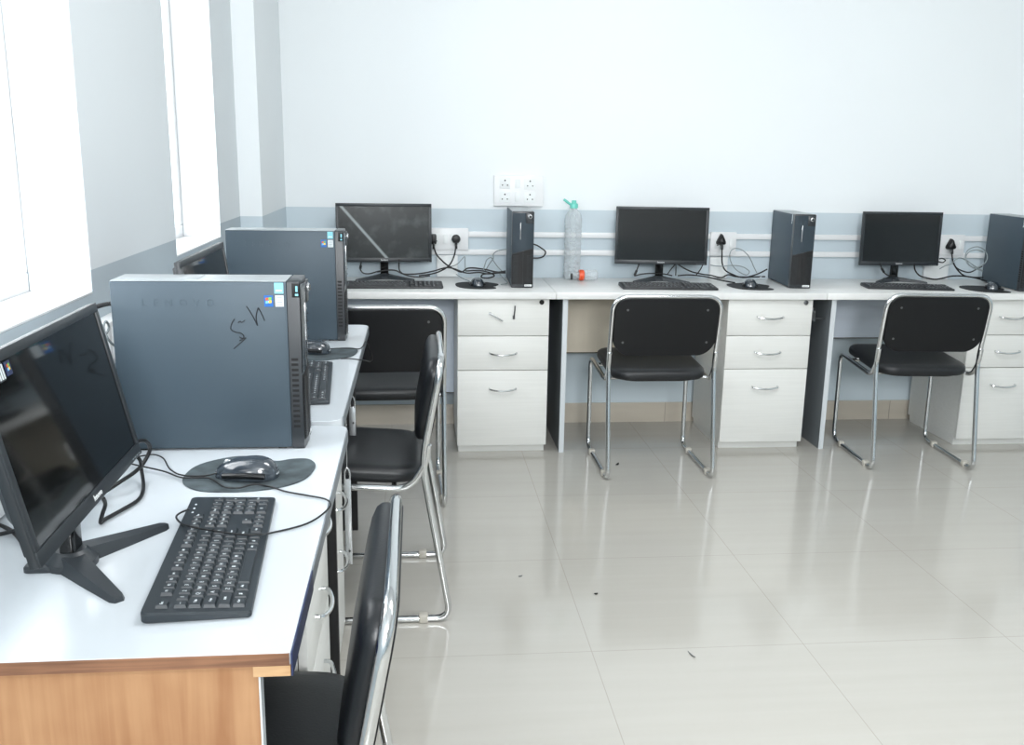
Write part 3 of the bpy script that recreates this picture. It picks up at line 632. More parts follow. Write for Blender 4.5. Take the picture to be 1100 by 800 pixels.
# ------------------------------------------------------------------ chairs
def make_chair(label, loc, rz, group):
    t = thing('visitor_chair', label, 'chair', loc, rz, group)
    w = .2235
    def side(s):
        return [(s*w, -.176, .535), (s*w, -.166, .47), (s*w, -.12, .405), (s*w, .235, .428), (s*w, .226, .0105), (s*w, -.238, .0105), (s*w, -.158, .48), (s*w, -.212, .772)]
    R = {0: .03, 2: .05, 1: .05, 3: .045, 4: .05, 5: .045, 6: .06, 7: .066, 8: .066, 9: .06, 10: .045, 11: .05, 12: .045, 13: .05, 14: .05}
    path = side(1)+side(-1)[::-1]
    P = fillet(path, R, 7)
    MB().tube(P, .0098, 12, smooth=0).done('frame', M['chrome'], t, ang=60)
    for s in (1, -1):
        for y in (.13, -.16):
            MB().box(s*w-.013, s*w+.013, y-.013, y+.013, .0, .026, .004).done('glide', M['glide'], t)
    # crossbars under the seat
    MB().tube([(-w, .12, .4205), (w, .12, .4205)], .008, 10, smooth=0).done('crossbar', M['chrome'], t)
    MB().tube([(-w, -.08, .4085), (w, -.08, .4085)], .008, 10, smooth=0).done('crossbar', M['chrome'], t)
    # seat
    out = rrect(-.205, .205, -.2, .198, (.085, .085, .05, .05), 8)
    b = MB(); b.loft(out, [(.02, -.004), (.004, 0), (0, .008), (0, .022), (.003, .031), (.012, .038), (.035, .0425), (.08, .0445), (.14, .045)])
    s = b.done('seat', M['leather_worn'], t, ang=50); s.location = (0, .035, .4265); s.rotation_euler = (math.radians(3.6), 0, 0)
    b = MB(); b.loft(rrect(-.185, .185, -.18, .185, (.09, .09, .04, .04), 6), [(.004, -.010), (0, -.006), (0, -.003)])
    b.done('seat_board', M['shell'], s)
    # backrest: upright plane leaning back
    ang = math.atan2(.054, .292)
    g = rrect(-.2155, .2155, .052, .292, (.07, .07, .052, .052), 8)
    # belly the lower edge a little
    g = [(x, z-.014*(1-(x/.2145)**2) if z < .1 else z+.003*(1-(x/.2145)**2)) for x, z in g]
    b = MB()
    b.loft(g, [(.012, -.0135), (.003, -.0125), (0, -.006), (0, .004)], 'xz')
    o = b.done('back_shell', M['shell'], t, ang=40); o.location = (0, -.158, .48); o.rotation_euler = (ang, 0, 0)
    q = MB()
    for x, z in ((-.165, .245), (.165, .245), (-.175, .105), (.175, .105)):
        q.lathe([(.005, .0125), (.005, .0142), (.002, .0148)], 14, '-y', (x, 0, z))
    q.done('screw', M['screw'], o)
    b = MB(); b.loft(g, [(.002, .0045), (.001, .012), (.003, .021), (.012, .029), (.035, .034), (.07, .036)], 'xz')
    o2 = b.done('back_cushion', M['leather'], t, ang=50); o2.location = (0, -.158, .48); o2.rotation_euler = (ang, 0, 0)
    return t
G = 'black chairs with chrome sled frames at the desks'
ch = make_chair('black chair with chrome sled frame at the middle wall desk, facing the wall', (1.003, 3.888, 0), 0, G)
dup(ch, 'black chrome-framed chair turned slightly at the rightmost wall desk', (2.203, 3.945, 0), math.radians(-3.5))
dup(ch, 'black chair half hidden behind the left desks, tucked under the corner wall desk', (-.135, 3.612, 0), math.radians(2))
dup(ch, 'black chair drawn up sideways to the second desk of the left row', (-.150, 2.722, 0), math.radians(90))
dup(ch, 'black chair nearest the camera, seat pushed under the plywood-ended desk', (-.249, 1.275, 0), math.radians(90))

# ------------------------------------------------------------------ monitors
def flag_sticker(mb_parent, name='sticker'):
    pass

def make_monitor(label, loc, rz, tilt, group, scale=1, W=.44, Hh=.27, zb=.083, marked=False, stickers=False, legs=True):
    t = thing('monitor', label, 'monitor', loc, rz, group); t.scale = (scale,)*3
    w = W/2
    def place(o):
        o.location = (0, 0, zb); o.rotation_euler = (-tilt, 0, 0); return o
    b = MB(); b.box(-w, w, .003, .014, 0, Hh, .002); b.box(-w+.012, w-.012, .0135, .022, .012, Hh-.012, .003)
    b.loft(rrect(-w+.04, w-.04, .03, Hh-.03, .02), [(0, .021), (.004, .036), (.02, .048)], 'xz')
    hs = place(b.done('housing', M['bezel'], t))
    f = MB(); bw, bb = .0135, .020
    f.box(-w, w, 0, .0035, 0, bb, .001); f.box(-w, w, 0, .0035, Hh-bw, Hh, .001)
    f.box(-w, -w+bw, 0, .0035, bb, Hh-bw, .001); f.box(w-bw, w, 0, .0035, bb, Hh-bw, .001)
    place(f.done('bezel', M['bezel'], t))
    s = MB(); s.box(-w+bw, w-bw, .0022, .0032, bb, Hh-bw)
    place(s.done('screen', M['screen_marked' if marked else 'screen'], t, smooth=False))
    l = MB(); add_text(l, 'lenovo', .0125, Matrix.Translation((0, -.0006, bb*.5)) @ Matrix.Rotation(PI/2, 4, 'X'), 0)
    place(l.done('logo', M['white'], t, smooth=False))
    c = MB(); 
    for k in range(4): c.box(w-.05+k*.011, w-.044+k*.011, -.0004, .0005, .004, .0052)
    place(c.done('button_marks', M['st_grey'], t, smooth=False))
    if stickers:
        k = MB(); k.box(-w+.056, -w+.074, .0012, .0021, Hh-.037, Hh-.0145); kk = place(k.done('sticker', M['tower_black'], t, smooth=False)); kk['label'] = 'small white-striped sticker'
        k = MB()
        for q in range(3): k.box(-w+.058+q*.006, -w+.061+q*.006, .0006, .0013, Hh-.035, Hh-.0165)
        place(k.done('sticker_stripes', M['st_white'], t, smooth=False))
        k = MB(); k.box(-w+.080, -w+.096, .0012, .0021, Hh-.034, Hh-.0165); kk = place(k.done('sticker', M['navy'], t, smooth=False)); kk['label'] = 'small dark blue sticker with a coloured flag'
        k = MB(); flag(k, -w+.088, .0008, Hh-.0245, .9); place(k.done('flag_emblem', [M['red'], M['green'], M['lblue'], M['yellow']], t, smooth=False))
    # neck
    n = MB(); yb = .034
    n.loft(rrect(-.019, .019, yb, yb+.022, .006), [(0, .014), (0, zb+.06)]); n.done('neck', M['gloss_black'], t)
    # V-shaped foot
    u = MB()
    u.lathe([(.036, 0), (.036, .010), (.028, .018), (.021, .024)], 28, 'z', (0, yb+.012, 0))
    for sgn in (-1, 1):
        a = Vector((sgn*.012, yb+.008)); e = Vector((sgn*.128, -.056)) if legs else Vector((sgn*.133, -.05))
        d = (e-a).normalized(); nrm = Vector((-d.y, d.x))
        def sec(c, hw, z1): return [(c+nrm*hw, 0), (c-nrm*hw, 0), (c-nrm*hw*.7, z1), (c+nrm*hw*.7, z1)]
        secs = [sec(a, .022, .021), sec(a.lerp(e, .5), .0165, .014), sec(a.lerp(e, .95), .0105, .0085), sec(e, .006, .007)]
        rings = [[u._v((p.x, p.y, z)) for p, z in q] for q in secs]
        for A, B_ in zip(rings, rings[1:]):
            for i in range(4): u._f([A[i], A[(i+1) % 4], B_[(i+1) % 4], B_[i]])
        u._f(rings[0][::-1]); u._f(rings[-1])
    u.loft(rrect(-.03, .03, yb+.005, yb+.07, .01), [(0, 0), (0, .006), (.003, .009)])
    u.done('stand', M['stand'], t, ang=25)
    return t

def flag(mb, x, y, z, s=1):
    """small wavy four-colour flag facing -y"""
    for i, (dx, dz) in enumerate(((-1, .1), (0, .25), (-1, -.95), (0, -.8))):
        mb.mi = i
        u = .0045*s
        x0, z0 = x+dx*u*1.05, z+dz*u*1.05
        v = [mb._v(p) for p in ((x0, y, z0), (x0+u, y, z0+u*.15), (x0+u, y, z0+u*1.05), (x0, y, z0+u*.9))]
        mb._f(v)
    mb.mi = 0

GM = 'black monitors with white logos on the desks'
GM2 = 'monitors on the left row of desks'
make_monitor('large dark monitor nearest the camera, seen edge-on, tilted back on a V-shaped stand', (-.452, 1.312, TZ), math.radians(90.8), math.radians(12), GM2, W=.446, Hh=.256, zb=.094, stickers=True)
make_monitor('monitor of the second left desk, mostly hidden behind the nearest tower', (-.445, 2.195, TZ), math.radians(90), math.radians(8), GM2, zb=.092)
make_monitor('leftmost monitor along the back wall, dusty screen with smudges and a diagonal pale streak', (-.155, 4.432, TZ), math.radians(3.5), math.radians(2), GM, marked=True, zb=.082, legs=False)
make_monitor('middle monitor along the back wall, standing behind the middle chair', (1.152, 4.395, TZ), math.radians(-5.5), math.radians(3), GM, zb=.083, legs=False)
make_monitor('rightmost monitor along the back wall, above the turned chair', (2.355, 4.42, TZ), math.radians(-1), math.radians(2), GM, scale=.97, W=.415, Hh=.268, zb=.084, legs=False)

# ------------------------------------------------------------------ computer towers
def make_tower(label, loc, rz, group, kind='far', badge=True):
    """front faces -y, origin at the middle of the front bottom edge"""
    t = thing('computer_tower', label, 'computer', loc, rz, group)
    w, Dp, Hh = .049, .36, .338
    b = MB(); b.box(-w, w, .03, Dp, .004, Hh-.0012, .0025); b.box(-w-.0008, -w+.001, .034, Dp-.004, .008, Hh-.006, .0004)
    b.done('case', M['tower_side'], t)
    b = MB(); b.box(-w+.001, w-.001, .031, Dp-.001, Hh-.0010, Hh+.0006, .0006); b.box(-w+.012, w-.012, .20, Dp-.03, Hh+.0004, Hh+.0014, .0004); b.done('top_cover', M['tower_top_lit'], t)
    fb = MB()
    for x in (-.035, .035):
        for y in (.05, Dp-.04): fb.box(x-.008, x+.008, y-.008, y+.008, 0, .0045)
    fb.done('rubber_feet', M['cord'], t)
    # bezel with a bowed front
    n = 10
    def outline(wd): return [(-wd, .0295)]+[(-wd+2*wd*i/n, -.004*(1-(2*i/n-1)**2)+.006) for i in range(n+1)]+[(wd, .0295)]
    z = MB(); z.loft(outline(w), [(.003, .001), (0, .004), (0, Hh-.004), (.002, Hh), (.005, Hh+.001)]); z.done('front_bezel', M['tower_black'], t)
    # glossy upper panel cut by a slanted line
    p = MB()
    def fy(x, o): return -.004*(1-(x/w)**2)+.006-o
    m = 10
    def sheet(x0, x1, lo, hi, o, mi=0):
        p.mi = mi
        A = []; B_ = []
        for i in range(m+1):
            x = x0+(x1-x0)*i/m
            A.append(p._v((x, fy(x, o), lo(x)))); B_.append(p._v((x, fy(x, o), hi(x))))
        for i in range(m): p._f([A[i], A[i+1], B_[i+1], B_[i]])
    sl = lambda x: .152+.028*(x+w)/(2*w)
    sheet(-w+.002, w-.002, sl, lambda x: Hh-.006, .0012); p.mi = 0
    p.done('upper_panel', M['tower_gloss'], t)
    p = MB(); sheet(-w+.003, w-.003, lambda x: .018, lambda x: sl(x)-.003, .0008); gr = p.done('grille', M['tower_grille'], t)
    p = MB()
    p.box(.002, .0035, .0002, .004, .02, sl(0)-.004); 
    q = 26
    for i in range(q):
        zz = .022+i*(.126/q)
        p.box(-w+.006, w-.006, .0018, .0036, zz, zz+.0012)
    p.done('grille_bars', M['tower_black'], gr, smooth=False)
    p = MB(); p.box(-.0125, -.0095, -.0006, .004, .215, .29, .0008); p.done('drive_slot', M['silver'], t)
    p = MB(); p.box(.012, w-.003, -.0008, .0052, .287, .331, .0015); pw = p.done('button_panel', M['tower_black'], t)
    p = MB(); p.lathe([(.009, 0), (.009, .0035), (.006, .005)], 20, '-y', (.031, -.0002, .316)); p.done('power_button', M['silver'], pw)
    p = MB(); p.lathe([(.006, 0), (.006, .001)], 20, '-y', (.031, -.0055, .316)); p.done('button_face', M['tower_black'], pw)
    p = MB(); p.box(.008, w-.006, .0022, .0058, .007, .016, .0004)
    lb = p.done('brand_label', M['white'], t); lb['label'] = 'white brand label'
    p = MB(); add_text(p, 'lenovo', .0085, Matrix.Translation((.0255, .0018, .0112)) @ Matrix.Rotation(PI/2, 4, 'X'), 0, .0002); p.done('brand_lettering', M['tower_black'], lb, smooth=False)
    p = MB()
    for i in range(5): p.lathe([(.0018, 0), (.0018, .0012)], 8, '-y', (.037, .0015, .262-i*.016))
    p.done('port', M['black'], t)
    # side vents of the bezel
    p = MB()
    for i in range(14):
        zz = .045+i*.0105
        p.box(-w-.0006, -w+.001, .0125, .0255, zz, zz+.005)
    p.done('side_vents', M['black'], t, smooth=False)
    # stickers on the left side near the front
    sx = -w-.0012
    if badge:
        def st(nm, y0, y1, z0, z1, mat, lab=None):
            s = MB().box(sx-.0003, sx+.0004, y0, y1, z0, z1).done(nm, M[mat], t, smooth=False)
            if lab: s['label'] = lab
            return s
        if kind == 'near':
            a = st('sticker', .036, .053, .3145, .3355, 'st_cyan', 'pale cyan square sticker')
            MB().box(sx-.0006, sx-.0002, .039, .050, .319, .3215).done('sticker_print', M['white'], a, smooth=False)
            a = st('sticker', .036, .052, .289, .311, 'st_white', 'white sticker with grey print')
            for k in range(4): MB().box(sx-.0006, sx-.0002, .039, .049, .2925+k*.0045, .294+k*.0045).done('sticker_print', M['st_grey'], a, smooth=False)
            a = st('sticker', .056, .073, .289, .311, 'st_blue', 'blue sticker with a four-colour flag')
            f = MB(); f.M = Matrix.Translation((sx-.0006, .0645, .3005)) @ Matrix.Rotation(-PI/2, 4, 'Z'); flag(f, 0, 0, 0, 1.25); f.done('flag_emblem', [M['red'], M['green'], M['lblue'], M['yellow']], a, smooth=False)
            # embossed letters
            e = MB(); add_text(e, 'L  E  N  O  V  O', .020, Matrix.Translation((sx, .235, .296)) @ Matrix.Rotation(-PI/2, 4, 'Z') @ Matrix.Rotation(PI/2, 4, 'X'), 0, .0002)
            e.done('embossed_lettering', M['emboss'], t, smooth=False)
            c = MB(); c.box(-w-.0012, -w+.001, .006, .02, .307, .334, .0005); cc = c.done('bezel_badge', M['tower_grille'], t)
            c = MB(); c.box(-w-.0016, -w-.001, .009, .013, .318, .329); c.box(-w-.0016, -w-.001, .008, .014, .310, .314); c.done('badge_print', M['st_cyan'], cc, smooth=False)
        else:
            a = st('sticker', .033, .042, .305, .335, 'st_white', 'small pale sticker')
            b_ = st('sticker', .037, .044, .294, .303, 'st_white', 'small pale emblem')
    return t
GT = 'dark slim computer towers along the back wall'
near = make_tower('nearest dark slate computer tower with handwriting and three stickers on its side', (-.223, 1.889, TZ), PI/2, 'dark slim computer towers on the left desks', 'near')
make_tower('second dark slate tower on the left row, stickers near its top corner, no handwriting', (-.224, 3.005, TZ), PI/2, 'dark slim computer towers on the left desks', 'near').scale = (1, 1, 1.02)
make_tower('leftmost black tower along the back wall, seen straight from the front', (.463, 4.165, TZ), math.radians(-1.8), GT, 'far', False)
make_tower('middle black tower along the back wall, turned to show its slate side', (1.757, 4.175, TZ), math.radians(-5), GT, 'far')
make_tower('rightmost black tower cut off by the right edge of the photo', (2.828, 4.085, TZ), math.radians(-5), GT, 'far')

# marker handwriting on the near tower
hand = MB()
for pts in ([(-.3537,1.0023),(-.3594,.9928),(-.3613,.9818),(-.3536,.9763),(-.3419,.9735),(-.3376,.968),(-.3411,.9611),(-.3465,.9597)],
            [(-.3462,.9666),(-.341,.9638),(-.333,.9644)], [(-.3357,.9624),(-.3468,.9528),(-.3579,.9431)],
            [(-.3475,.9941),(-.3434,.9974),(-.3408,.9955),(-.334,.9996)], [(-.3301,1.0269),(-.3203,1.0106),(-.3107,.9886)],
            [(-.3107,.9886),(-.3126,1.0065),(-.3078,1.0242)], [(-.3078,1.0242),(-.3017,1.0119),(-.2965,.9982)]):
    hand.tube([(z_-TZ if False else 0, 0, 0) if False else (-.0504, (-.223)-x, z_-TZ) for x, z_ in pts], .0011, 6)
hand.done('handwriting', M['ink'], near)

# ------------------------------------------------------------------ keyboards
def key_layout():
    """(x, row, width, height, text) in key units"""
    K = []
    def row(y, x, items):
        for it in items:
            if isinstance(it, (int, float)): x += it; continue
            s, w = it if isinstance(it, tuple) else (it, 1)
            K.append((x, y, w, 1, s)); x += w
    row(5.25, 0, ['Esc', 1, 'F1', 'F2', 'F3', 'F4', .5, 'F5', 'F6', 'F7', 'F8', .5, 'F9', 'F10', 'F11', 'F12', .25, 'Prt', 'Scr', 'Pau'])
    row(4, 0, ['~', '1', '2', '3', '4', '5', '6', '7', '8', '9', '0', '-', '=', ('Bksp', 2), .25, 'Ins', 'Hm', 'PU', .25, 'Num', '/', '*', '-'])
    row(3, 0, [('Tab', 1.5)]+list('QWERTYUIOP[]')+[('\\', 1.5), .25, 'Del', 'End', 'PD', .25, '7', '8', '9'])
    row(2, 0, [('Caps', 1.75)]+list("ASDFGHJKL;'")+[('Enter', 2.25), 3.5, '4', '5', '6'])
    row(1, 0, [('Shift', 2.25)]+list('ZXCVBNM,./')+[('Shift', 2.75), 1.25, '^', 1.25, '1', '2', '3'])
    row(0, 0, [('Ctrl', 1.25), ('#', 1.25), ('Alt', 1.25), ('', 6.25), ('Alt', 1.25), ('#', 1.25), ('=', 1.25), ('Ctrl', 1.25), .25, '<', 'v', '>', .25, ('0', 2), '.'])
    K.append((21.5, 2, 1, 2, '+')); K.append((21.5, 0, 1, 2, 'Ent'))
    return K
def key_mesh(mb, x0, x1, y0, y1, z, h):
    i = .0022
    v = [mb._v(p) for p in ((x0,y0,z),(x1,y0,z),(x1,y1,z),(x0,y1,z),(x0+i,y0+i,z+h),(x1-i,y0+i,z+h),(x1-i,y1-i*.7,z+h),(x0+i,y1-i*.7,z+h))]
    for q in ((4,5,6,7),(0,1,5,4),(1,2,6,5),(2,3,7,6),(3,0,4,7)): mb._f([v[k] for k in q])
def make_keyboard(label, loc, rz, group, detailed, kbm='kb_dark', km='key_dark', scale=1):
    t = thing('keyboard', label, 'keyboard', loc, rz, group); t.scale = (scale,)*3
    W, Dp = .435, .142
    c = MB(); out = rrect(-W/2, W/2, -Dp/2, Dp/2, (.006, .006, .010, .010), 5)
    c.loft(out, [(.002, .001), (0, .003), (0, .007), (.0025, .0095)])
    # raise the rear edge (the board slopes toward the user)
    for v in c.bm.verts:
        if v.co.z > .005: v.co.z += (v.co.y+Dp/2)/Dp*.007
    c.done('case', M[kbm], t)
    u = .01825; x0 = -22.5*u/2; y0 = -Dp/2+.0085
    slope = .007/Dp
    if detailed:
        for (kx, ky, kw, kh, s) in key_layout():
            a, b_ = x0+kx*u, y0+ky*.0188
            k = MB(); hw, hd = kw*u/2-.0009, kh*.0188/2-.0009
            key_mesh(k, -hw, hw, -hd, hd, 0, .0055)
            if s:
                sz = .0078 if len(s) == 1 else .0056 if len(s) < 4 else .0048
                add_text(k, s, sz, Matrix.Translation((0 if len(s) > 1 else -.0012, .0008, .0056)), 1, .0001)
            o = k.done('key', [M[km], M['legend']], t, smooth=False)
            cx, cy = a+kw*u/2, b_+kh*.0188/2
            o.location = (cx, cy, .0085+(cy+Dp/2)*slope); o.rotation_euler = (math.atan(slope), 0, 0)
    else:
        k = MB()
        for (kx, ky, kw, kh, s) in key_layout():
            a, b_ = x0+kx*u, y0+ky*.0188
            z = .0085+(b_+Dp/2)*slope
            k.mi = 0; key_mesh(k, a+.0009, a+kw*u-.0009, b_+.0009, b_+kh*.0188-.0009, z, .0055)
            if s:
                k.mi = 1; k.box(a+.005, a+.0085, b_+.008, b_+.0115, z+.0056, z+.0058)
        k.done('keys', [M[km], M['legend']], t, smooth=False)
    lights = MB()
    for i in range(3): lights.box(x0+18.9*u+i*u*1.0, x0+19.1*u+i*u*1.0, Dp/2-.014, Dp/2-.011, .0158, .0166)
    lights.done('indicator_lights', M['legend'], t, smooth=False)
    return t
GK = 'black keyboards in front of the wall-side monitors'
make_keyboard('grey-black keyboard nearest the camera with white legends, cord lying across it', (-.297, 1.332, TZ), math.radians(94), 'keyboards on the left row of desks', True, 'kb', 'key', .96)
make_keyboard('keyboard on the second left desk, half hidden by the nearest tower', (-.295, 2.392, TZ), math.radians(94), 'keyboards on the left row of desks', False, 'kb', 'key')
make_keyboard('leftmost keyboard on the wall desks, below the dusty monitor', (-.108, 4.20, TZ), math.radians(1), GK, False)
make_keyboard('middle wall-side keyboard, behind the top of the middle chair', (1.135, 4.185, TZ), math.radians(-3), GK, False)
make_keyboard('rightmost wall-side keyboard, sitting slightly askew', (2.288, 4.20, TZ), math.radians(-9), GK, False, scale=.91)

# ------------------------------------------------------------------ mouse pads and mice
PAD = [(-.427,1.681),(-.413,1.744),(-.349,1.791),(-.30,1.775),(-.272,1.757),(-.243,1.769),(-.215,1.768),(-.198,1.74),(-.198,1.69),(-.212,1.645),(-.245,1.613),(-.30,1.595),(-.382,1.601),(-.418,1.638)]
PADL = [((y-1.69), -(x+.31)) for x, y in PAD]     # local: turned so the user side is -y
def make_pad(label, loc, rz, group, mat):
    b = MB(); b.prism([(p.x, p.y) for p in catmull([(x, y, 0) for x, y in PADL], 5, True)], .0004, .0032, .0006)
    o = b.done('mouse_pad', M[mat]); o.location = loc; o.rotation_euler = (0, 0, rz)
    return tag(o, label, 'mouse pad', group)
def make_mouse(label, loc, rz, group):
    """buttons toward +y"""
    t = thing('computer_mouse', label, 'mouse', loc, rz, group)
    def ell(mb, a, b_, h, z0, n=20, m=8, cut=0, p=2.4):
        rings = []
        for j in range(m+1):
            ph = (PI/2)*j/m
            r = max(math.cos(ph), .001)**(2/p); zz = z0+h*math.sin(ph)**(2/p)
            ring = []
            for k in range(n):
                th = 2*PI*k/n
                c, s = math.cos(th), math.sin(th)
                x = a*r*math.copysign(abs(c)**(2/p), c); y = b_*r*math.copysign(abs(s)**(2/p), s)
                x *= 1-.10*(y/b_)          # narrower toward the buttons
                ring.append(mb._v((x, y, zz+(-.12*y if zz > z0+.003 else 0)*(zz-z0)/h)))
            rings.append(ring)
        for A, B_ in zip(rings, rings[1:]):
            for k in range(n): mb._f([A[k], A[(k+1)%n], B_[(k+1)%n], B_[k]])
        mb._f(rings[0][::-1])
        mb._f(rings[-1])
    b = MB(); ell(b, .0305, .0575, .0365, .001, 28, 9); b.done('body', M['mouse'], t, ang=80)
    for s in (-1, 1):
        g = MB(); g.tube([(s*.030, -.040, .010), (s*.0318, -.012, .012), (s*.031, .014, .011), (s*.027, .036, .009)], .0055, 8); g.done('side_grip', M['mouse_side'], t, ang=80)
    w = MB(); w.lathe([(.007, -.003), (.008, -.0015), (.008, .0015), (.007, .003)], 18, 'x', (0, .034, .0245)); w.done('scroll_wheel', M['silver'], t)
    s = MB(); s.tube([(0, .055, .0135), (0, .046, .0225), (0, .03, .0305), (0, .012, .0345)], .0006, 6); s.done('button_seam', M['mouse_side'], t)
    r = MB(); r.tube([(.0292*math.cos(a)*(1-.10*math.sin(a)), .0565*math.sin(a), .0085) for a in [2*PI*k/28 for k in range(28)]], .0019, 8, closed=True, smooth=0); r.done('chrome_rim', M['silver'], t)
    return t
GP, GMo = 'mouse pads on the desks', 'dark wired mice on the desks'
make_pad('worn grey comma-shaped mouse pad beside the nearest tower', (-.31, 1.69, TZ), PI/2, GP, 'pad')
make_pad('dark mouse pad on the second left desk below the far tower', (-.295, 2.76, TZ), PI/2, GP, 'pad')
make_pad('black mouse pad left of the leftmost wall-side tower', (.265, 4.235, TZ), 0, GP, 'pad_dark')
make_pad('black mouse pad under bunched pale cord, left of the middle tower', (1.538, 4.225, TZ), 0, GP, 'pad_dark')
make_pad('black mouse pad in front of the rightmost tower', (2.655, 4.165, TZ), math.radians(-8), GP, 'pad_dark')
m1 = make_mouse('shiny dark mouse nearest the camera on the worn grey pad', (-.312, 1.668, TZ+.0034), math.radians(84), GMo)
dup(m1, 'dark mouse on the second left desk, peeking out behind the nearest tower', (-.315, 2.765, TZ+.0034), math.radians(80))
dup(m1, 'small dark mouse on the leftmost wall-side mouse pad', (.265, 4.225, TZ+.0034), math.radians(6), .95)
dup(m1, 'dark mouse tangled in pale cord on the middle wall-side pad', (1.535, 4.225, TZ+.0034), math.radians(-15), .95)
dup(m1, 'dark mouse beside the rightmost tower', (2.695, 4.165, TZ+.0034), math.radians(-35), .95)

# ------------------------------------------------------------------ bottles
t = thing('water_bottle', 'tall clear ribbed plastic bottle with a teal flip cap against the wall', 'bottle', (.740, 4.488, TZ))
prof = [(.030, .0), (.037, .003), (.040, .012)]
z = .02
for i in range(12):
    prof += [(.0405, z), (.0405, z+.011), (.0385, z+.0155), (.0385, z+.017)]; z += .0205
prof += [(.0405, z+.004), (.0405, z+.02), (.037, z+.04), (.028, z+.055), (.018, z+.064), (.0155, z+.068), (.0155, z+.078)]
MB().lathe(prof, 32).done('bottle_body', M['clear'], t)
zc = z+.072
MB().lathe([(.0195, zc), (.0195, zc+.018), (.017, zc+.022), (.012, zc+.024), (.0105, zc+.036), (.008, zc+.037)], 24).done('cap', M['teal'], t)
b = MB(); b.tube([(-.008, 0, zc+.014), (-.024, 0, zc+.022), (-.040, 0, zc+.034), (-.050, 0, zc+.040)], .0062, 10); b.done('flip_spout', M['teal'], t)

t = thing('small_bottle', 'small clear bottle lying on its side with an orange cap, before the tall bottle', 'bottle', (.775, 4.43, TZ+.0265)); t.scale = (.85,)*3
MB().lathe([(.0285, -.012), (.030, -.008), (.030, .012), (.026, .016)], 28, 'x').done('cap', M['orange'], t)
MB().lathe([(.022, .0165), (.029, .022), (.030, .034), (.027, .046), (.029, .056), (.030, .078), (.026, .090), (.014, .096)], 28, 'x').done('bottle_body', M['clear'], t)
MB().lathe([(.008, -.048), (.0095, -.043), (.0095, -.030), (.013, -.024), (.018, -.0125)], 20, 'x').done('nozzle', M['clear'], t)
b = MB(); b.box(-.058, -.0485, -.008, .006, -.026, .010, .003); b.done('nozzle_tip', M['mouse_side'], t)

# ------------------------------------------------------------------ cables
CLAB = {}
for name, label, r, mat, pts in CABLES:
    c = Vector(pts[0])
    b = MB(); b.tube([Vector(p)-c for p in pts], r, 8, smooth=6)
    if 'with plug' in label:
        q = Vector(pts[len(pts)//5])-c; q2 = Vector(pts[len(pts)//5+1])-c
        b.tube([q, q.lerp(q2, .9)], r*2, 8, smooth=0)
    if name == 'network_cable' and 'ribbed' in label:
        P = catmull([Vector(p)-c for p in pts], 4)
        for i in range(1, len(P)-1):
            d = (P[i+1]-P[i-1]).normalized()*.0012
            b.tube([P[i]-d, P[i]+d], r*1.45, 10, smooth=0)
    o = b.done(name, M[mat], ang=60); o.location = c
    tag(o, label, 'cable')

# ------------------------------------------------------------------ bits of litter on the floor
def chip(label, x, y, a, L, w, mat, curl=.004):
    b = MB(); n = 5; rr = []
    for i in range(n+1):
        f = i/n; ww = w*math.sin(PI*(.12+.8*f))
        rr.append([b._v((L*(f-.5), -ww, .0012+curl*(2*f-1)**2)), b._v((L*(f-.5), ww, .0012+curl*(2*f-1)**2)), b._v((L*(f-.5), ww, .0024+curl*(2*f-1)**2)), b._v((L*(f-.5), -ww, .0024+curl*(2*f-1)**2))])
    for A, B_ in zip(rr, rr[1:]):
        for k in range(4): b._f([A[k], A[(k+1)%4], B_[(k+1)%4], B_[k]])
    b._f(rr[0][::-1]); b._f(rr[-1])
    o = b.done('litter_scrap', M[mat]); o.location = (x, y, 0); o.rotation_euler = (0, 0, a)
    tag(o, label, 'scrap', 'small scraps lying on the tiled floor')
chip('dark curled scrap on the floor between the middle chair legs', .866, 3.867, 1.0, .028, .006, 'black')
chip('tiny black scrap on the floor in the middle of the room', .542, 2.639, .3, .012, .005, 'black', .001)
chip('tiny pale scrap on the floor left of the black scrap', .322, 2.778, .4, .014, .003, 'screw', .001)
chip('pale wisp on the floor near the front tile joint', .735, 2.26, 1.9, .035, .002, 'screw', .003)

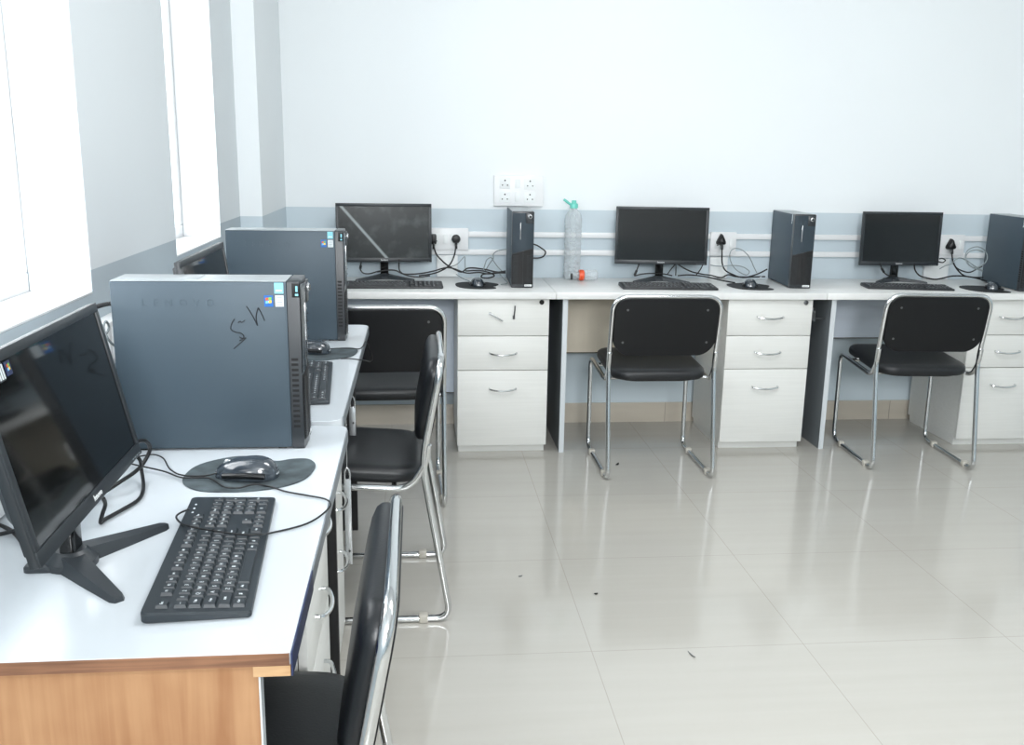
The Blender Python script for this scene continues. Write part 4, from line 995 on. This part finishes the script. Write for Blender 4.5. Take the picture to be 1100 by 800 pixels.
# ------------------------------------------------------------------ light
def area(name, loc, rot, sx, sy, power, col=(1, 1, 1)):
    l = D.lights.new(name, 'AREA'); l.shape = 'RECTANGLE'; l.size = sx; l.size_y = sy; l.energy = power; l.color = col
    o = D.objects.new(name, l); COL.objects.link(o); o.location = loc; o.rotation_euler = rot
    return o
for i, (a, b_) in enumerate((W1, W2)):
    area('daylight', (WX-.45, (a+b_)/2, (WZ0+WZ1)/2+.1), (0, math.radians(-90), 0), 1.9, 1.3, 42 if i == 0 else 34, (.95, .98, 1))
for x, y, p in ((1.1, 1.8, 30), (2.4, 1.4, 4), (.7, -1.4, 30)):  # unseen ceiling fills, added to brighten the room
    area('ceiling_fill', (x, y, H-.03), (0, 0, 0), 1.2, .6, p, (.99, .99, 1))
area('rear_fill', (.25, -2.3, 2.2), (math.radians(84), 0, math.radians(0)), .8, .8, 95, (.97, .985, 1))  # unseen fill added behind the camera to brighten the back wall
w = D.worlds.new('world'); bpy.context.scene.world = w; w.use_nodes = True
w.node_tree.nodes['Background'].inputs['Color'].default_value = (.93, .97, 1, 1)
w.node_tree.nodes['Background'].inputs['Strength'].default_value = 3.0

# ------------------------------------------------------------------ camera
F_PX, PITCH, YAW, ROLL, CH = 1010.63, .2283, .1016, .0173, 1.3219
cp, sp, cy, sy = math.cos(PITCH), math.sin(PITCH), math.cos(YAW), math.sin(YAW)
Fw = Vector((sy*cp, cy*cp, -sp)); R0 = Vector((cy, -sy, 0)); U0 = R0.cross(Fw)
Rv = R0*math.cos(ROLL)+U0*math.sin(ROLL); Uv = U0*math.cos(ROLL)-R0*math.sin(ROLL)
cam = D.cameras.new('camera'); co = D.objects.new('camera', cam); COL.objects.link(co)
cam.sensor_width = 36; cam.lens = 36*F_PX/1100; cam.clip_start = .02
mt = Matrix((Rv, Uv, -Fw)).transposed().to_4x4(); mt.translation = (0, 0, CH)
co.matrix_world = mt
bpy.context.scene.camera = co
sc = bpy.context.scene
sc.view_settings.view_transform = 'Standard'
sc.view_settings.look = 'None'
sc.view_settings.exposure = .22
